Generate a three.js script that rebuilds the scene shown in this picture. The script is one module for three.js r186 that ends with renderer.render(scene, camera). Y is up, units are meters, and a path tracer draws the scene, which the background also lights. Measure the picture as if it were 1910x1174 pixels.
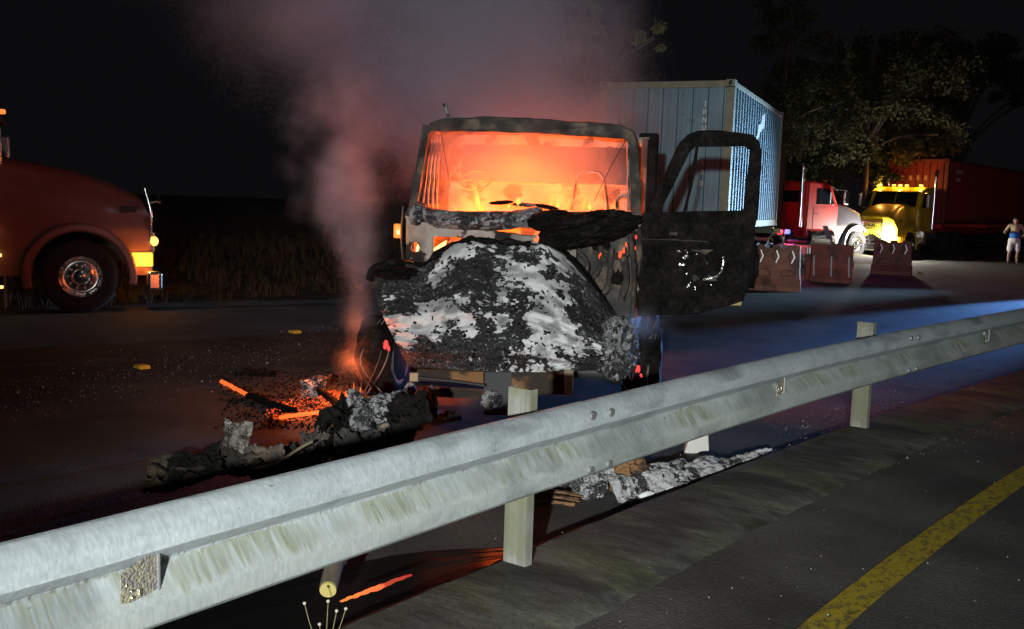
import * as THREE from 'three';
import { mergeGeometries, mergeVertices } from 'three/addons/utils/BufferGeometryUtils.js';
import { RoundedBoxGeometry } from 'three/addons/geometries/RoundedBoxGeometry.js';
import { TextGeometry } from 'three/addons/geometries/TextGeometry.js';
import { FontLoader } from 'three/addons/loaders/FontLoader.js';
import { ImprovedNoise } from 'three/addons/math/ImprovedNoise.js';
import { TessellateModifier } from 'three/addons/modifiers/TessellateModifier.js';
import { MarchingCubes } from 'three/addons/objects/MarchingCubes.js';

// ---------------------------------------------------------------- camera, sky, moon, floodlight, exposure
const scene = new THREE.Scene();
const camera = new THREE.PerspectiveCamera(36.12, 1024 / 629, 0.05, 900);
camera.rotation.order = 'YXZ';
camera.position.set(0, 1.6, 0);
camera.rotation.set(THREE.MathUtils.degToRad(-6.7), 0, THREE.MathUtils.degToRad(1.8));
camera.updateMatrixWorld(true); camera.updateProjectionMatrix();

const renderer = new THREE.WebGLRenderer({ antialias: true });
renderer.toneMapping = THREE.LinearToneMapping;
renderer.toneMappingExposure = 1.0;
renderer.shadowMap.enabled = true;

{ // night sky: almost black, slightly blue
  const w = 32, h = 16, d = new Float32Array(w * h * 4);
  for (let i = 0; i < w * h; i++) d.set([0.0034, 0.0034, 0.0040, 1], i * 4);
  const t = new THREE.DataTexture(d, w, h, THREE.RGBAFormat, THREE.FloatType);
  t.mapping = THREE.EquirectangularReflectionMapping; t.magFilter = THREE.LinearFilter; t.needsUpdate = true;
  scene.background = t; scene.environment = t;
}
const moon = new THREE.DirectionalLight(new THREE.Color(0.8, 0.88, 1), 0.03);
moon.name = 'moon'; moon.position.set(25, 40, 10); moon.target.position.set(0, 0, -15);
moon.castShadow = true; moon.shadow.radius = 4;
Object.assign(moon.shadow.camera, { left: -60, right: 60, top: 60, bottom: -60, near: 1, far: 150 });
scene.add(moon, moon.target);

const FLOOD_AT = new THREE.Vector3(-0.75, 1.95, 3.4), FLOOD_CD = 310;
const floodSpot = new THREE.SpotLight(new THREE.Color(0.95, 1.0, 0.98), FLOOD_CD, 0, THREE.MathUtils.degToRad(28), 1, 2);
floodSpot.name = 'floodlight_beam'; floodSpot.position.copy(FLOOD_AT); floodSpot.target.position.set(0.95, 1.2, -8);
floodSpot.castShadow = true; floodSpot.shadow.radius = 3; scene.add(floodSpot, floodSpot.target);

// ---------------------------------------------------------------- helpers
const W = 1910, H = 1174, V3 = THREE.Vector3, V2 = THREE.Vector2;
let seed = 7; const rnd = () => { seed = (seed + 0x6d2b79f5) | 0; let t = Math.imul(seed ^ (seed >>> 15), 1 | seed); t = (t + Math.imul(t ^ (t >>> 7), 61 | t)) ^ t; return ((t ^ (t >>> 14)) >>> 0) / 4294967296; };
const rr = (a, b) => a + (b - a) * rnd();
const P = new ImprovedNoise(), nz = (x, y, z) => P.noise(x + 31.7, y + 17.3, z + 5.1);
const fbm = (x, y, z, o = 4) => { let s = 0, a = 0.5; for (let i = 0; i < o; i++) { s += a * nz(x, y, z); x *= 2.03; y *= 2.03; z *= 2.03; a *= 0.5; } return s; };
const clamp = THREE.MathUtils.clamp, lerp = THREE.MathUtils.lerp, smooth = THREE.MathUtils.smoothstep;
const ray = (px, py) => new V3(px / W * 2 - 1, 1 - py / H * 2, 0.5).unproject(camera).sub(camera.position).normalize();
const onY = (px, py, y = 0) => { const r = ray(px, py); return camera.position.clone().addScaledVector(r, (y - 1.6) / r.y); };
const atD = (px, py, d) => { const r = ray(px, py); return camera.position.clone().addScaledVector(r, -d / r.z); };
const lin = (r, g, b) => new THREE.Color().setRGB(r, g, b);
const col = (c) => (Array.isArray(c) ? lin(...c) : new THREE.Color(c));
const M = (c, roughness = 0.8, metalness = 0, extra = {}) => new THREE.MeshStandardMaterial({ color: col(c), roughness, metalness, ...extra });
const glow = (c, k, base = [0.1, 0.05, 0.02]) => new THREE.MeshStandardMaterial({ color: col(base), emissive: col(c), emissiveIntensity: k, roughness: 0.5 });
const names = new Map();
const numbered = (n) => { const k = names.get(n) || 0; names.set(n, k + 1); return k ? n + '_' + String(k).padStart(3, '0') : n; };
const tag = (o, label, category, group) => { Object.assign(o.userData, { label, category }); if (group) o.userData.group = group; return o; };
const thing = (name, label, category, at, turn = 0, group) => { const g = new THREE.Group(); g.name = numbered(name); if (at) g.position.copy(at); g.rotation.y = turn; scene.add(g); return tag(g, label, category, group); };
const mesh = (name, geo, mat, parent) => { const m = new THREE.Mesh(geo, mat); m.name = parent ? name : numbered(name); m.castShadow = m.receiveShadow = true; (parent || scene).add(m); return m; };
const struct = (name, geo, mat) => { const m = mesh(name, geo, mat); m.userData.kind = 'structure'; return m; };
const bx = (w, h, d, x = 0, y = 0, z = 0, r = 0) => (r ? new RoundedBoxGeometry(w, h, d, 2, r) : new THREE.BoxGeometry(w, h, d)).translate(x, y, z);
const cyl = (r1, r2, h, x = 0, y = 0, z = 0, ax = 'y', n = 20) => { const g = new THREE.CylinderGeometry(r1, r2, h, n); if (ax === 'x') g.rotateZ(Math.PI / 2); if (ax === 'z') g.rotateX(Math.PI / 2); return g.translate(x, y, z); };
const tube = (pts, r, n = 24, rad = 8) => new THREE.TubeGeometry(new THREE.CatmullRomCurve3(pts.map((p) => (p.isVector3 ? p : new V3(...p))), false, 'centripetal'), n, r, rad, false);
const ext = (pts, depth, bevel = 0, holes = [], seg = 2) => { const s = new THREE.Shape(pts.map((p) => (p.isVector2 ? p : new V2(p[0], p[1])))); for (const h of holes) s.holes.push(new THREE.Path(h.map((p) => new V2(p.x ?? p[0], p.y ?? p[1])))); return new THREE.ExtrudeGeometry(s, { depth, bevelEnabled: bevel > 0, bevelSize: bevel, bevelThickness: bevel, bevelOffset: -bevel, bevelSegments: seg, curveSegments: 10 }); };
// a side profile given as (z, y) points, extruded across x and centred
const side = (pts, width, bevel = 0, holes = []) => ext(pts.map(([z, y]) => [-z, y]), width - 2 * bevel, bevel, holes.map((h) => h.map(([z, y]) => [-z, y]))).translate(0, 0, -(width - 2 * bevel) / 2).rotateY(Math.PI / 2);
const merge = (list) => mergeGeometries(list.map((g) => { let h = g.index ? g.toNonIndexed() : g; for (const k of Object.keys(h.attributes)) if (!['position', 'normal', 'uv'].includes(k)) h.deleteAttribute(k); return h; }), false);
const grid = (nu, nv, f, uvf) => { // f(u,v) -> Vector3
  const p = [], uv = [], id = [];
  for (let j = 0; j <= nv; j++) for (let i = 0; i <= nu; i++) { const u = i / nu, v = j / nv, q = f(u, v); p.push(q.x, q.y, q.z); const t = uvf ? uvf(u, v) : [u, v]; uv.push(t[0], t[1]); }
  for (let j = 0; j < nv; j++) for (let i = 0; i < nu; i++) { const a = j * (nu + 1) + i, b = a + 1, c = a + nu + 1, d = c + 1; id.push(a, b, d, a, d, c); }
  const g = new THREE.BufferGeometry(); g.setAttribute('position', new THREE.Float32BufferAttribute(p, 3)); g.setAttribute('uv', new THREE.Float32BufferAttribute(uv, 2)); g.setIndex(id); g.computeVertexNormals(); return g;
};
const boxUV = (g, s = 1) => { // uv in metres from the dominant axis
  const h = g.index ? g.toNonIndexed() : g, p = h.attributes.position, n = h.attributes.normal, uv = new Float32Array(p.count * 2);
  for (let i = 0; i < p.count; i++) { const ax = Math.abs(n.getX(i)), ay = Math.abs(n.getY(i)), az = Math.abs(n.getZ(i)); const [a, b] = ay > ax && ay > az ? [p.getX(i), p.getZ(i)] : ax > az ? [p.getZ(i), p.getY(i)] : [p.getX(i), p.getY(i)]; uv[i * 2] = a * s; uv[i * 2 + 1] = b * s; }
  h.setAttribute('uv', new THREE.BufferAttribute(uv, 2)); return h;
};
const roughen = (g, amp, freq, s = 0) => { // push vertices along their normals by noise (welded first, so nothing tears)
  g = g.clone(); g.deleteAttribute('normal'); const uv = g.attributes.uv; if (uv) g.deleteAttribute('uv'); g = mergeVertices(g, 1e-4); g.computeVertexNormals();
  const p = g.attributes.position, n = g.attributes.normal;
  for (let i = 0; i < p.count; i++) { const x = p.getX(i), y = p.getY(i), z = p.getZ(i), k = amp * (fbm(x * freq + s, y * freq, z * freq + s, 4) * 2); p.setXYZ(i, x + n.getX(i) * k, y + n.getY(i) * k, z + n.getZ(i) * k); }
  g.computeVertexNormals(); return boxUV(g);
};
const tess = (g, edge, it = 6) => { const h = g.index ? g.toNonIndexed() : g.clone(); return new TessellateModifier(edge, it).modify(h); };
const lump = (sx, sy, sz, amp = 0.35, freq = 2.2, s = 0, det = 5, oct = 2) => { // charred crumpled piece
  let g = new THREE.IcosahedronGeometry(1, det * 5); g.deleteAttribute('normal'); g.deleteAttribute('uv'); g = mergeVertices(g, 1e-4);
  const p = g.attributes.position;
  for (let i = 0; i < p.count; i++) { const x = p.getX(i), y = p.getY(i), z = p.getZ(i), r = 0.82 + amp * (0.7 - 2.4 * Math.abs(fbm(x * freq + s, y * freq - s, z * freq + 3 * s, oct))) + amp * (oct > 2 ? 0.8 : 0.35) * fbm(x * 5 + s, y * 5, z * 5, 3); p.setXYZ(i, x * r * sx, y * r * sy, z * r * sz); }
  g.computeVertexNormals(); return boxUV(g);
};
const tex = (w, h, fn, srgb = false, rep) => { // fn(u, v) -> [r,g,b] 0..1 or a number
  const d = new Uint8Array(w * h * 4);
  for (let y = 0; y < h; y++) for (let x = 0; x < w; x++) { const c = fn((x + 0.5) / w, (y + 0.5) / h), o = (y * w + x) * 4; if (typeof c === 'number') d[o] = d[o + 1] = d[o + 2] = clamp(c, 0, 1) * 255; else for (let k = 0; k < 3; k++) d[o + k] = clamp(c[k], 0, 1) * 255; d[o + 3] = 255; }
  const t = new THREE.DataTexture(d, w, h); t.wrapS = t.wrapT = THREE.RepeatWrapping; t.magFilter = THREE.LinearFilter; t.minFilter = THREE.LinearFilter; if (srgb) t.colorSpace = THREE.SRGBColorSpace; if (rep) t.repeat.set(rep[0], rep[1]); t.needsUpdate = true; return t;
};
// tiling value noise
const hash = (x, y, s) => { let h = Math.imul(x | 0, 374761393) ^ Math.imul(y | 0, 668265263) ^ Math.imul(s | 0, 2246822519); h = Math.imul(h ^ (h >>> 13), 1274126177); return ((h ^ (h >>> 16)) >>> 0) / 4294967296; };
const tn = (u, v, n, m, s = 0) => { const x = u * n, y = v * m, i = Math.floor(x), j = Math.floor(y), f = x - i, g = y - j, a = f * f * (3 - 2 * f), b = g * g * (3 - 2 * g), h = (p, q) => hash(((p % n) + n) % n, ((q % m) + m) % m, s); return lerp(lerp(h(i, j), h(i + 1, j), a), lerp(h(i, j + 1), h(i + 1, j + 1), a), b); };
const tf = (u, v, n, m, s = 0, o = 4) => { let r = 0, a = 0.5; for (let k = 0; k < o; k++) { r += a * tn(u, v, n << k, m << k, s + k); a *= 0.5; } return r / (1 - Math.pow(0.5, o)); };
const cells = (u, v, n, s) => { // tiling Voronoi: nearest, second nearest, id
  const x = u * n, y = v * n, i = Math.floor(x), j = Math.floor(y); let a = 9, b = 9, id = 0;
  for (let q = -1; q <= 1; q++) for (let p = -1; p <= 1; p++) { const ci = (((i + p) % n) + n) % n, cj = (((j + q) % n) + n) % n, dx = i + p + hash(ci, cj, s) - x, dy = j + q + hash(ci, cj, s + 9) - y, d = Math.sqrt(dx * dx + dy * dy); if (d < a) { b = a; a = d; id = hash(ci, cj, s + 3); } else if (d < b) b = d; }
  return [a, b, id];
};

// ---------------------------------------------------------------- materials
const asphaltMap = tex(1024, 1024, (u, v) => { const g = tn(u, v, 512, 512, 1), c = tf(u, v, 6, 6, 2, 5), s = hash(u * 1024, v * 1024, 4) > 0.986 ? 0.3 : 0; const k = 0.25 + 0.11 * (g - 0.5) + 0.2 * (c - 0.5) + s * 0.6; return [k * 1.02, k, k * 0.95]; }, true);
const asphaltBump = tex(1024, 1024, (u, v) => 0.5 * tn(u, v, 512, 512, 1) + 0.35 * tn(u, v, 256, 256, 8) + 0.3 * tf(u, v, 12, 12, 3));
const M_asphalt = M(0xffffff, 0.85, 0, { map: asphaltMap, bumpMap: asphaltBump, bumpScale: 0.004 });
const concMap = tex(1024, 1024, (u, v) => { const c = tf(u, v, 7, 7, 22, 7), g = tn(u, v, 512, 512, 23), h = hash(u * 1024, v * 1024, 24), m = smooth(tf(u, v, 6, 6, 25, 6), 0.48, 0.66), st = smooth(tf(u, v, 11, 11, 28, 5), 0.55, 0.7); const k = (0.32 + 0.3 * (c - 0.5) + 0.13 * (g - 0.5) + (h > 0.985 ? 0.16 : h < 0.02 ? -0.12 : 0)) * lerp(1, 0.72, st); return [k * lerp(1, 0.88, m), k * lerp(0.98, 0.9, m), k * lerp(0.9, 0.66, m)]; }, true);
const M_concrete = M(0xffffff, 0.9, 0, { map: concMap, bumpMap: tex(512, 512, (u, v) => tf(u, v, 24, 24, 27, 5)), bumpScale: 0.012 });
const M_soil = M([0.035, 0.028, 0.02], 1, 0);

// crackled char with white ash where the flakes have come away
const ashField = (n, s, bias) => (u, v) => {
  const wu = u + 0.03 * (tf(u, v, 9, 9, s + 31, 3) - 0.5), wv = v + 0.03 * (tf(u, v, 9, 9, s + 41, 3) - 0.5);
  const [a, b, id] = cells(((wu % 1) + 1) % 1, ((wv % 1) + 1) % 1, n, s), [a2, b2] = cells(((wu * 1) % 1 + 1) % 1, ((wv % 1) + 1) % 1, n * 2, s + 5);
  const big = tf(u, v, 4, 4, s + 51, 3), edge = smooth(b - a, 0.02, 0.13), mid = tf(u, v, 14, 14, s + 57, 3), rag = tf(u, v, 70, 70, s + 63, 3), open = smooth(0.5 + 1.5 * (big - 0.5) + 1.0 * (mid - 0.5) + 0.5 * (rag - 0.5) + 0.12 * (id - 0.5) + (typeof bias === 'function' ? bias(u, v) : bias), 0.5, 0.53);
  const fine = smooth(b2 - a2, 0.02, 0.1), fleck = smooth(tf(u, v, 110, 110, s + 67, 2), 0.7, 0.76) * 0.8, line = Math.max(fleck, (1 - edge) * smooth(mid, 0.4, 0.56) * 0.8 + (1 - fine) * 0.1);
  return [open, line, edge, id];
};
const ashTex = (n, s, bias, w = 1024, wk = 1) => {
  const f = ashField(n, s, bias), cache = [];
  const map = tex(w, w, (u, v) => { const [o, l, e, id] = f(u, v); const dirt = tf(u, v, 24, 24, s + 70, 4), white = (0.82 - 0.26 * smooth(dirt, 0.42, 0.75)) * wk, black = 0.09 + 0.05 * id + 0.05 * dirt; const k = Math.max(lerp(black, white, o), lerp(black, 0.72 * wk, l * (0.4 + 0.6 * dirt))); cache.push(lerp(0.4 + 0.5 * e * (0.6 + 0.4 * id), 0.2 + 0.1 * dirt, o)); return [k, k * 1.0, k * 1.0]; }, true);
  let i = 0; const bump = tex(w, w, () => cache[i++]); return { map, bumpMap: bump };
};
// on the hood the flakes still cling to the upper edge, the left corner and the lower lip; they have dropped off the middle
const ashA = ashTex(60, 101, (u, v) => -0.05 - 0.2 * smooth(v, 0.46, 0.66) - 0.16 * smooth(0.2 - v, 0, 0.08) - 0.1 * smooth(0.34 - u, 0, 0.25) - 0.1 * smooth(u, 0.86, 0.96), 2048), ashB = ashTex(20, 211, -0.08, 1024, 0.72), ashC = ashTex(16, 307, 0.04, 1024, 0.9);
for (const t of [ashB.map, ashB.bumpMap]) t.repeat.set(1.4, 1.4); for (const t of [ashC.map, ashC.bumpMap]) t.repeat.set(2.3, 2.3);
const M_hood = M(0xffffff, 0.9, 0, { ...ashA, bumpScale: 0.012, side: THREE.DoubleSide });
const M_charAsh = M(0xffffff, 0.85, 0, { ...ashB, bumpScale: 0.012, side: THREE.DoubleSide });
const M_ashPale = M(0xffffff, 0.9, 0, { ...ashC, bumpScale: 0.01, side: THREE.DoubleSide });
const charMap = tex(1024, 1024, (u, v) => { const c = tf(u, v, 10, 10, 61, 6), d = tf(u, v, 40, 40, 63, 3); const k = 0.1 + 0.12 * (c - 0.5) + 0.08 * (d - 0.5); return [k * 1.05, k * 0.98, k * 0.92]; }, true);
const charBump = tex(512, 512, (u, v) => tf(u, v, 12, 12, 65, 6));
const M_char = new THREE.MeshPhysicalMaterial({ roughness: 0.92, specularIntensity: 0.12, map: charMap, bumpMap: charBump, bumpScale: 0.01, side: THREE.DoubleSide });
const burntMap = tex(1024, 1024, (u, v) => { const c = tf(u, v, 8, 8, 71, 6), d = smooth(tf(u, v, 6, 6, 73, 5), 0.45, 0.62), e = tn(u, v, 300, 300, 5); const k = 0.25 + 0.24 * (c - 0.5) + 0.1 * (e - 0.5); return [lerp(k, k * 1.45 + 0.03, d), lerp(k * 0.95, k * 1.28 + 0.02, d), lerp(k * 0.9, k * 1.12 + 0.015, d)]; }, true);
const M_burnt = M(0xffffff, 0.8, 0.15, { map: burntMap, bumpMap: charBump, bumpScale: 0.008, side: THREE.DoubleSide }); // scorched sheet metal, ash grey and rust
const M_ashMetal = M([0.42, 0.39, 0.36], 0.85, 0.1, { map: tex(512, 512, (u, v) => { const k = 0.55 + 0.7 * (tf(u, v, 7, 7, 81, 5) - 0.5), m = smooth(tf(u, v, 5, 5, 83, 5), 0.55, 0.62); return [lerp(k + 0.3, 0.2, m), lerp(k + 0.28, 0.18, m), lerp(k + 0.26, 0.16, m)]; }, true), bumpMap: charBump, bumpScale: 0.01, side: THREE.DoubleSide });
const rustMap = tex(512, 512, (u, v) => { const c = tf(u, v, 6, 10, 91, 6), m = smooth(c, 0.4, 0.62); return [lerp(0.2, 0.52, m), lerp(0.16, 0.38, m), lerp(0.13, 0.24, m)]; }, true);
const M_rust = M(0xffffff, 0.85, 0.1, { map: rustMap, bumpMap: charBump, bumpScale: 0.006 });
const M_steelDark = M([0.05, 0.05, 0.052], 0.6, 0.3);
const M_rubber = M([0.02, 0.02, 0.021], 0.85);
const M_chrome = M([0.75, 0.76, 0.78], 0.16, 1);
const M_glassDark = M([0.012, 0.014, 0.018], 0.06, 0);
const M_black = M([0.012, 0.012, 0.013], 0.7);

// ---------------------------------------------------------------- ground, carriageways, gutter, paint
const railPx = [[-130, 1041], [0, 1009], [250, 953], [500, 895], [850, 803], [1000, 767], [1200, 718], [1500, 651], [1700, 612], [1910, 575]];
const RAIL_TOP = 0.76, FAR_Y = -0.1;
const railPts = railPx.map(([x, y]) => { const p = onY(x, y, RAIL_TOP); p.y = 0; return p; });
{ const a = railPts[0], b = railPts[1], e = railPts.at(-1), f = railPts.at(-2); const back = a.clone().sub(b).normalize(), on = e.clone().sub(f).normalize();
  railPts.unshift(a.clone().addScaledVector(back, 30), a.clone().addScaledVector(back, 2)); railPts.push(e.clone().addScaledVector(on, 6), e.clone().addScaledVector(on, 90)); }
const rawCurve = new THREE.CatmullRomCurve3(railPts, false, 'centripetal', 0.5);
// smooth the traced line
let sm = rawCurve.getSpacedPoints(520);
for (let k = 0; k < 60; k++) sm = sm.map((p, i) => (i === 0 || i === sm.length - 1 ? p : p.clone().multiplyScalar(0.5).addScaledVector(sm[i - 1], 0.25).addScaledVector(sm[i + 1], 0.25)));
const rail = new THREE.CatmullRomCurve3(sm, false, 'centripetal'); rail.arcLengthDivisions = 4000;
const RL = rail.getLength();
const along = (s) => { const u = clamp(s / RL, 0, 1), p = rail.getPointAt(u), t = rail.getTangentAt(u); t.y = 0; t.normalize(); return { p, t, n: new V3(-t.z, 0, t.x) }; }; // n points to the camera's side
const sOf = (q) => { let best = 0, bd = 1e9; for (let s = 0; s <= RL; s += 0.02) { const p = rail.getPointAt(s / RL), d = (p.x - q.x) ** 2 + (p.z - q.z) ** 2; if (d < bd) { bd = d; best = s; } } return best; };
const ribbon = (o0, o1, y0, y1, n = 260, m = 6, wob = 0, scale = 0.4, s0 = 0, s1 = RL) => grid(n, m, (u, v) => { const a = along(lerp(s0, s1, u)), o = lerp(o0, o1, v) + wob * nz(u * RL * 0.9, v * 3, 2); return a.p.clone().addScaledVector(a.n, o).setY(lerp(y0, y1, v)); }, (u, v) => [lerp(s0, s1, u) * scale, lerp(o0, o1, v) * scale]);
struct('ground', new THREE.PlaneGeometry(700, 700).rotateX(-Math.PI / 2).translate(0, -0.6, -100), M_soil);
struct('near_road', ribbon(0.2, 13, 0, 0, 300, 8), M_asphalt);
const sGully = sOf(onY(968, 1050, 0.03));
struct('far_road', ribbon(-11.2, -0.28, FAR_Y, FAR_Y, 300, 8, 0, 0.37), M_asphalt);
{ // dark water standing in the low strip behind the kerb, left of the middle post
  const w0 = sGully - 9, w1 = sGully + 0.75;
  struct('standing_water', grid(240, 6, (u, v) => { const s = lerp(w0, w1, u), a = along(s), far = (1.1 + 0.45 * fbm(s * 0.9, 3, 1, 4)) * Math.sqrt(1 - smooth(s, sGully - 1.6, w1)) + 0.3; return a.p.clone().addScaledVector(a.n, -lerp(0.25, Math.max(0.31, far), v)).setY(FAR_Y + 0.006); }), new THREE.MeshPhysicalMaterial({ color: lin(0.008, 0.009, 0.008), roughness: 0.12, specularIntensity: 0.04, bumpMap: tex(256, 256, (u, v) => tf(u, v, 8, 8, 751, 4)), bumpScale: 0.004 }));
}
{ // concrete gutter along the rail: a low uneven strip with a kerb face to the far road
  const prof = [[-0.3, FAR_Y - 0.45], [-0.29, 0.015], [-0.25, 0.035], [0.0, 0.04], [0.2, 0.03], [0.33, 0.008], [0.36, -0.03]];
  const L0 = sOf(onY(-200, 1060, 0)) - 3, L1 = L0 + 26;
  struct('gutter', grid(520, 6, (u, v) => { const a = along(lerp(L0, L1, u)), q = prof[Math.round(v * 6)], w = v > 0.7 || v < 0.3 ? 0.05 * fbm(u * 60, v, 3, 4) : 0; return a.p.clone().addScaledVector(a.n, q[0] + w).setY(q[1] + 0.014 * fbm(u * 90, v * 4, 1, 4)); }, (u, v) => [lerp(L0, L1, u) * 0.5, v * 0.33]), M_concrete);
}
{ // yellow edge line, worn
  const a = onY(1530, 1174, 0), sA = sOf(a), q = along(sA), off = a.clone().sub(q.p).dot(q.n);
  const b = onY(1905, 890, 0), sB = sOf(b), qb = along(sB), offB = b.clone().sub(qb.p).dot(qb.n);
  const map = tex(1024, 128, (u, v) => { const w = tf(u, v, 64, 8, 111, 5), g = tn(u, v, 512, 64, 3), e = tn(u, v, 256, 32, 9); const worn = 0.85 * smooth(w + 0.55 * (g - 0.5) + 0.3 * (e - 0.5), 0.52, 0.72); return [lerp(0.68, 0.3, worn), lerp(0.59, 0.28, worn), lerp(0.07, 0.2, worn)]; }, true);
  const nS = 120, s0 = sA - 8, s1 = sA + 60;
  const g = grid(nS, 1, (u, v) => { const s = lerp(s0, s1, u), k = along(s), o = lerp(off, offB, (s - sA) / (sB - sA)); return k.p.clone().addScaledVector(k.n, o + (v - 0.5) * (0.14 + 0.012 * nz(s * 9, v * 5, 1))).setY(0.004); }, (u, v) => [lerp(s0, s1, u) * 0.5, v]);
  struct('yellow_line', g, M(0xffffff, 0.8, 0, { map, bumpMap: asphaltBump, bumpScale: 0.003 }));
}
{ // verge beyond the far road, rising to a bank
  struct('verge', grid(200, 14, (u, v) => { const s = lerp(0, RL, u), k = along(s), o = -11 - v * 26; return k.p.clone().addScaledVector(k.n, o).setY(FAR_Y + 0.02 + 1.3 * smooth(v, 0.02, 0.5) + 0.35 * fbm(s * 0.25, v * 7, 4, 4)); }, (u, v) => [u * 60, v * 13]), M(0xffffff, 1, 0, { map: tex(512, 512, (u, v) => { const k = 0.2 + 0.25 * (tf(u, v, 12, 12, 121, 5) - 0.5); return [k * 1.05, k, k * 0.6]; }, true) }));
}

// ---------------------------------------------------------------- guardrail
const sPost = sOf(onY(968, 1050, 0.03)), sPost2 = sOf(onY(1588, 795, 0.03)), SPAN = clamp(sPost2 - sPost, 3.2, 4.4);
{
  const prof = []; { const base = [[0.004, 0.0], [0.022, -0.003], [0.05, -0.02], [0.072, -0.046], [0.08, -0.064], [0.081, -0.09], [0.077, -0.1], [0.034, -0.134], [0.023, -0.142], [0.018, -0.15], [0.021, -0.162], [0.06, -0.208], [0.078, -0.232], [0.082, -0.25], [0.081, -0.288], [0.076, -0.3], [0.05, -0.318], [0.02, -0.326]]; const c = new THREE.SplineCurve(base.map((p) => new V2(...p))); prof.push(...c.getPoints(68)); }
  const stain = tex(2048, 512, (u, v) => {
    const grime = tf(u, v, 30, 8, 131, 5), fine = tn(u, v, 900, 30, 133), streak = (0.5 * tn(u, 0.5, 360, 1, 135) + 0.5 * tn(u, 0.5, 800, 1, 134)) * (0.5 + 0.5 * tn(u, v, 360, 3, 136)) + 0.15, smud = tf(u, v, 9, 3, 139, 6);
    // v runs from the top lip (0) to the bottom lip (1); moss grows on the upper slope of the lower wave and below the valley
    const edge = 0.045 * (tn(u, 0.3, 520, 1, 141) - 0.5) + 0.03 * (tn(u, 0.3, 150, 1, 143) - 0.5) + 0.06 * (tf(u, 0.1, 20, 1, 142, 3) - 0.5);
    const patch = 0.35 + 0.65 * smooth(tf(u, 0.7, 14, 1, 145, 4), 0.3, 0.65);
    let moss = smooth(v + edge, 0.52, 0.57) * (1 - smooth(v + edge * 2.2, 0.6, 0.68)) * patch * (0.3 + 0.75 * (streak - 0.3));
    moss = clamp(0.75 * moss * (0.6 + 0.8 * grime), 0, 1);
    const low = smooth(v, 0.6, 0.66) * 0.5 + 0.25 * smooth(v + 0.2 * (smud - 0.5), 0.85, 0.97);
    const drip = smooth(v, 0.42, 0.45) * (1 - smooth(v, 0.52, 0.6)) * smooth(tn(u, 0.5, 900, 1, 137), 0.5, 0.95) * smooth(tn(u, 0.5, 60, 1, 138), 0.3, 0.8) * 0.3, scr = smooth(tf(u, v, 200, 40, 151, 3), 0.84, 0.88) * 0.25, top = smooth(smud, 0.52, 0.7) * 0.12;
    let r = 0.66 - top, g = 0.69 - top, b = 0.7 - top; const n = 0.09 * (fine - 0.5) + 0.1 * (grime - 0.5); r += n; g += n; b += n;
    const warm = low * (0.6 + 0.6 * (grime - 0.2)); r = lerp(r, 0.6, warm * 0.5); g = lerp(g, 0.6, warm * 0.5); b = lerp(b, 0.5, warm * 0.5);
    r = lerp(r, 0.36, moss); g = lerp(g, 0.37, moss); b = lerp(b, 0.2, moss); const k = (1 - drip) * (1 - scr); return [r * k, g * k, b * k];
  }, true);
  const M_rail = M(0xffffff, 0.62, 0.12, { map: stain, bumpMap: tex(1024, 256, (u, v) => 0.6 * tf(u, v, 40, 10, 161, 4) + 0.4 * tf(u, v, 4, 2, 163, 3)), bumpScale: 0.006, side: THREE.DoubleSide });
  const M_post = M(0xffffff, 0.75, 0.1, { map: tex(256, 1024, (u, v) => { const k = 0.56 + 0.2 * (tf(u, v, 20, 10, 171, 5) - 0.5) + 0.1 * (tn(u, v, 90, 4, 173) - 0.5), m = smooth(tf(u, v, 6, 6, 175, 5), 0.45, 0.7) * 0.6; return [lerp(k, 0.44, m), lerp(k, 0.45, m), lerp(k * 0.94, 0.33, m)]; }, true) });
  const M_bolt = M([0.3, 0.3, 0.29], 0.5, 0.6);
  const g0 = along(sPost);
  const guard = thing('guardrail', 'long galvanised steel guardrail with mossy stains along the road edge', 'guardrail', new V3(0, 0, 0));
  const beam = (s0, s1, proud) => {
    const n = Math.round((s1 - s0) * 30), T = 0.004;
    const f = (off) => grid(n, prof.length - 1, (u, v) => { const k = along(lerp(s0, s1, u)), q = prof[Math.round(v * (prof.length - 1))], dent = 0.006 * fbm(lerp(s0, s1, u) * 1.4, v * 2, 9, 3); return k.p.clone().addScaledVector(k.n, q.x + proud + off + dent).setY(RAIL_TOP + q.y + dent * 0.6); }, (u, v) => [lerp(s0, s1, u) / 4, v]);
    const m = mesh('beam', merge([f(0), f(-T)]), M_rail, guard);
    return m;
  };
  const posts = [-1, 0, 1, 2, 3].map((k) => sPost + k * SPAN);
  for (let k = -1; k < 3; k++) beam(sPost + k * SPAN - (k % 2 ? 0.16 : 0.16), sPost + (k + 1) * SPAN + 0.16, (k + 2) % 2 ? 0 : 0.0055);
  for (const s of posts.slice(0, 3)) {
    const k = along(s), frame = new THREE.Matrix4().makeBasis(k.t, new V3(0, 1, 0), new V3().crossVectors(k.t, new V3(0, 1, 0))).setPosition(k.p);
    // C section with its web square to the rail
    const sec = [[0, 0], [0.05, 0], [0.05, 0.006], [0.006, 0.006], [0.006, 0.114], [0.05, 0.114], [0.05, 0.12], [0, 0.12]];
    const g = ext(sec, 0.79, 0.0008).rotateX(-Math.PI / 2); // y up, section in x, -z; z points to the camera's side
    const post = mesh('post', boxUV(g.translate(-0.03, 0.02, -0.13), 1), M_post, guard); post.applyMatrix4(frame);
    // spacer behind the beam
    const sp = mesh('spacer', boxUV(bx(0.1, 0.2, 0.12, 0.03, RAIL_TOP - 0.15, -0.066, 0.006)), M_post, guard); sp.applyMatrix4(frame);
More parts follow.
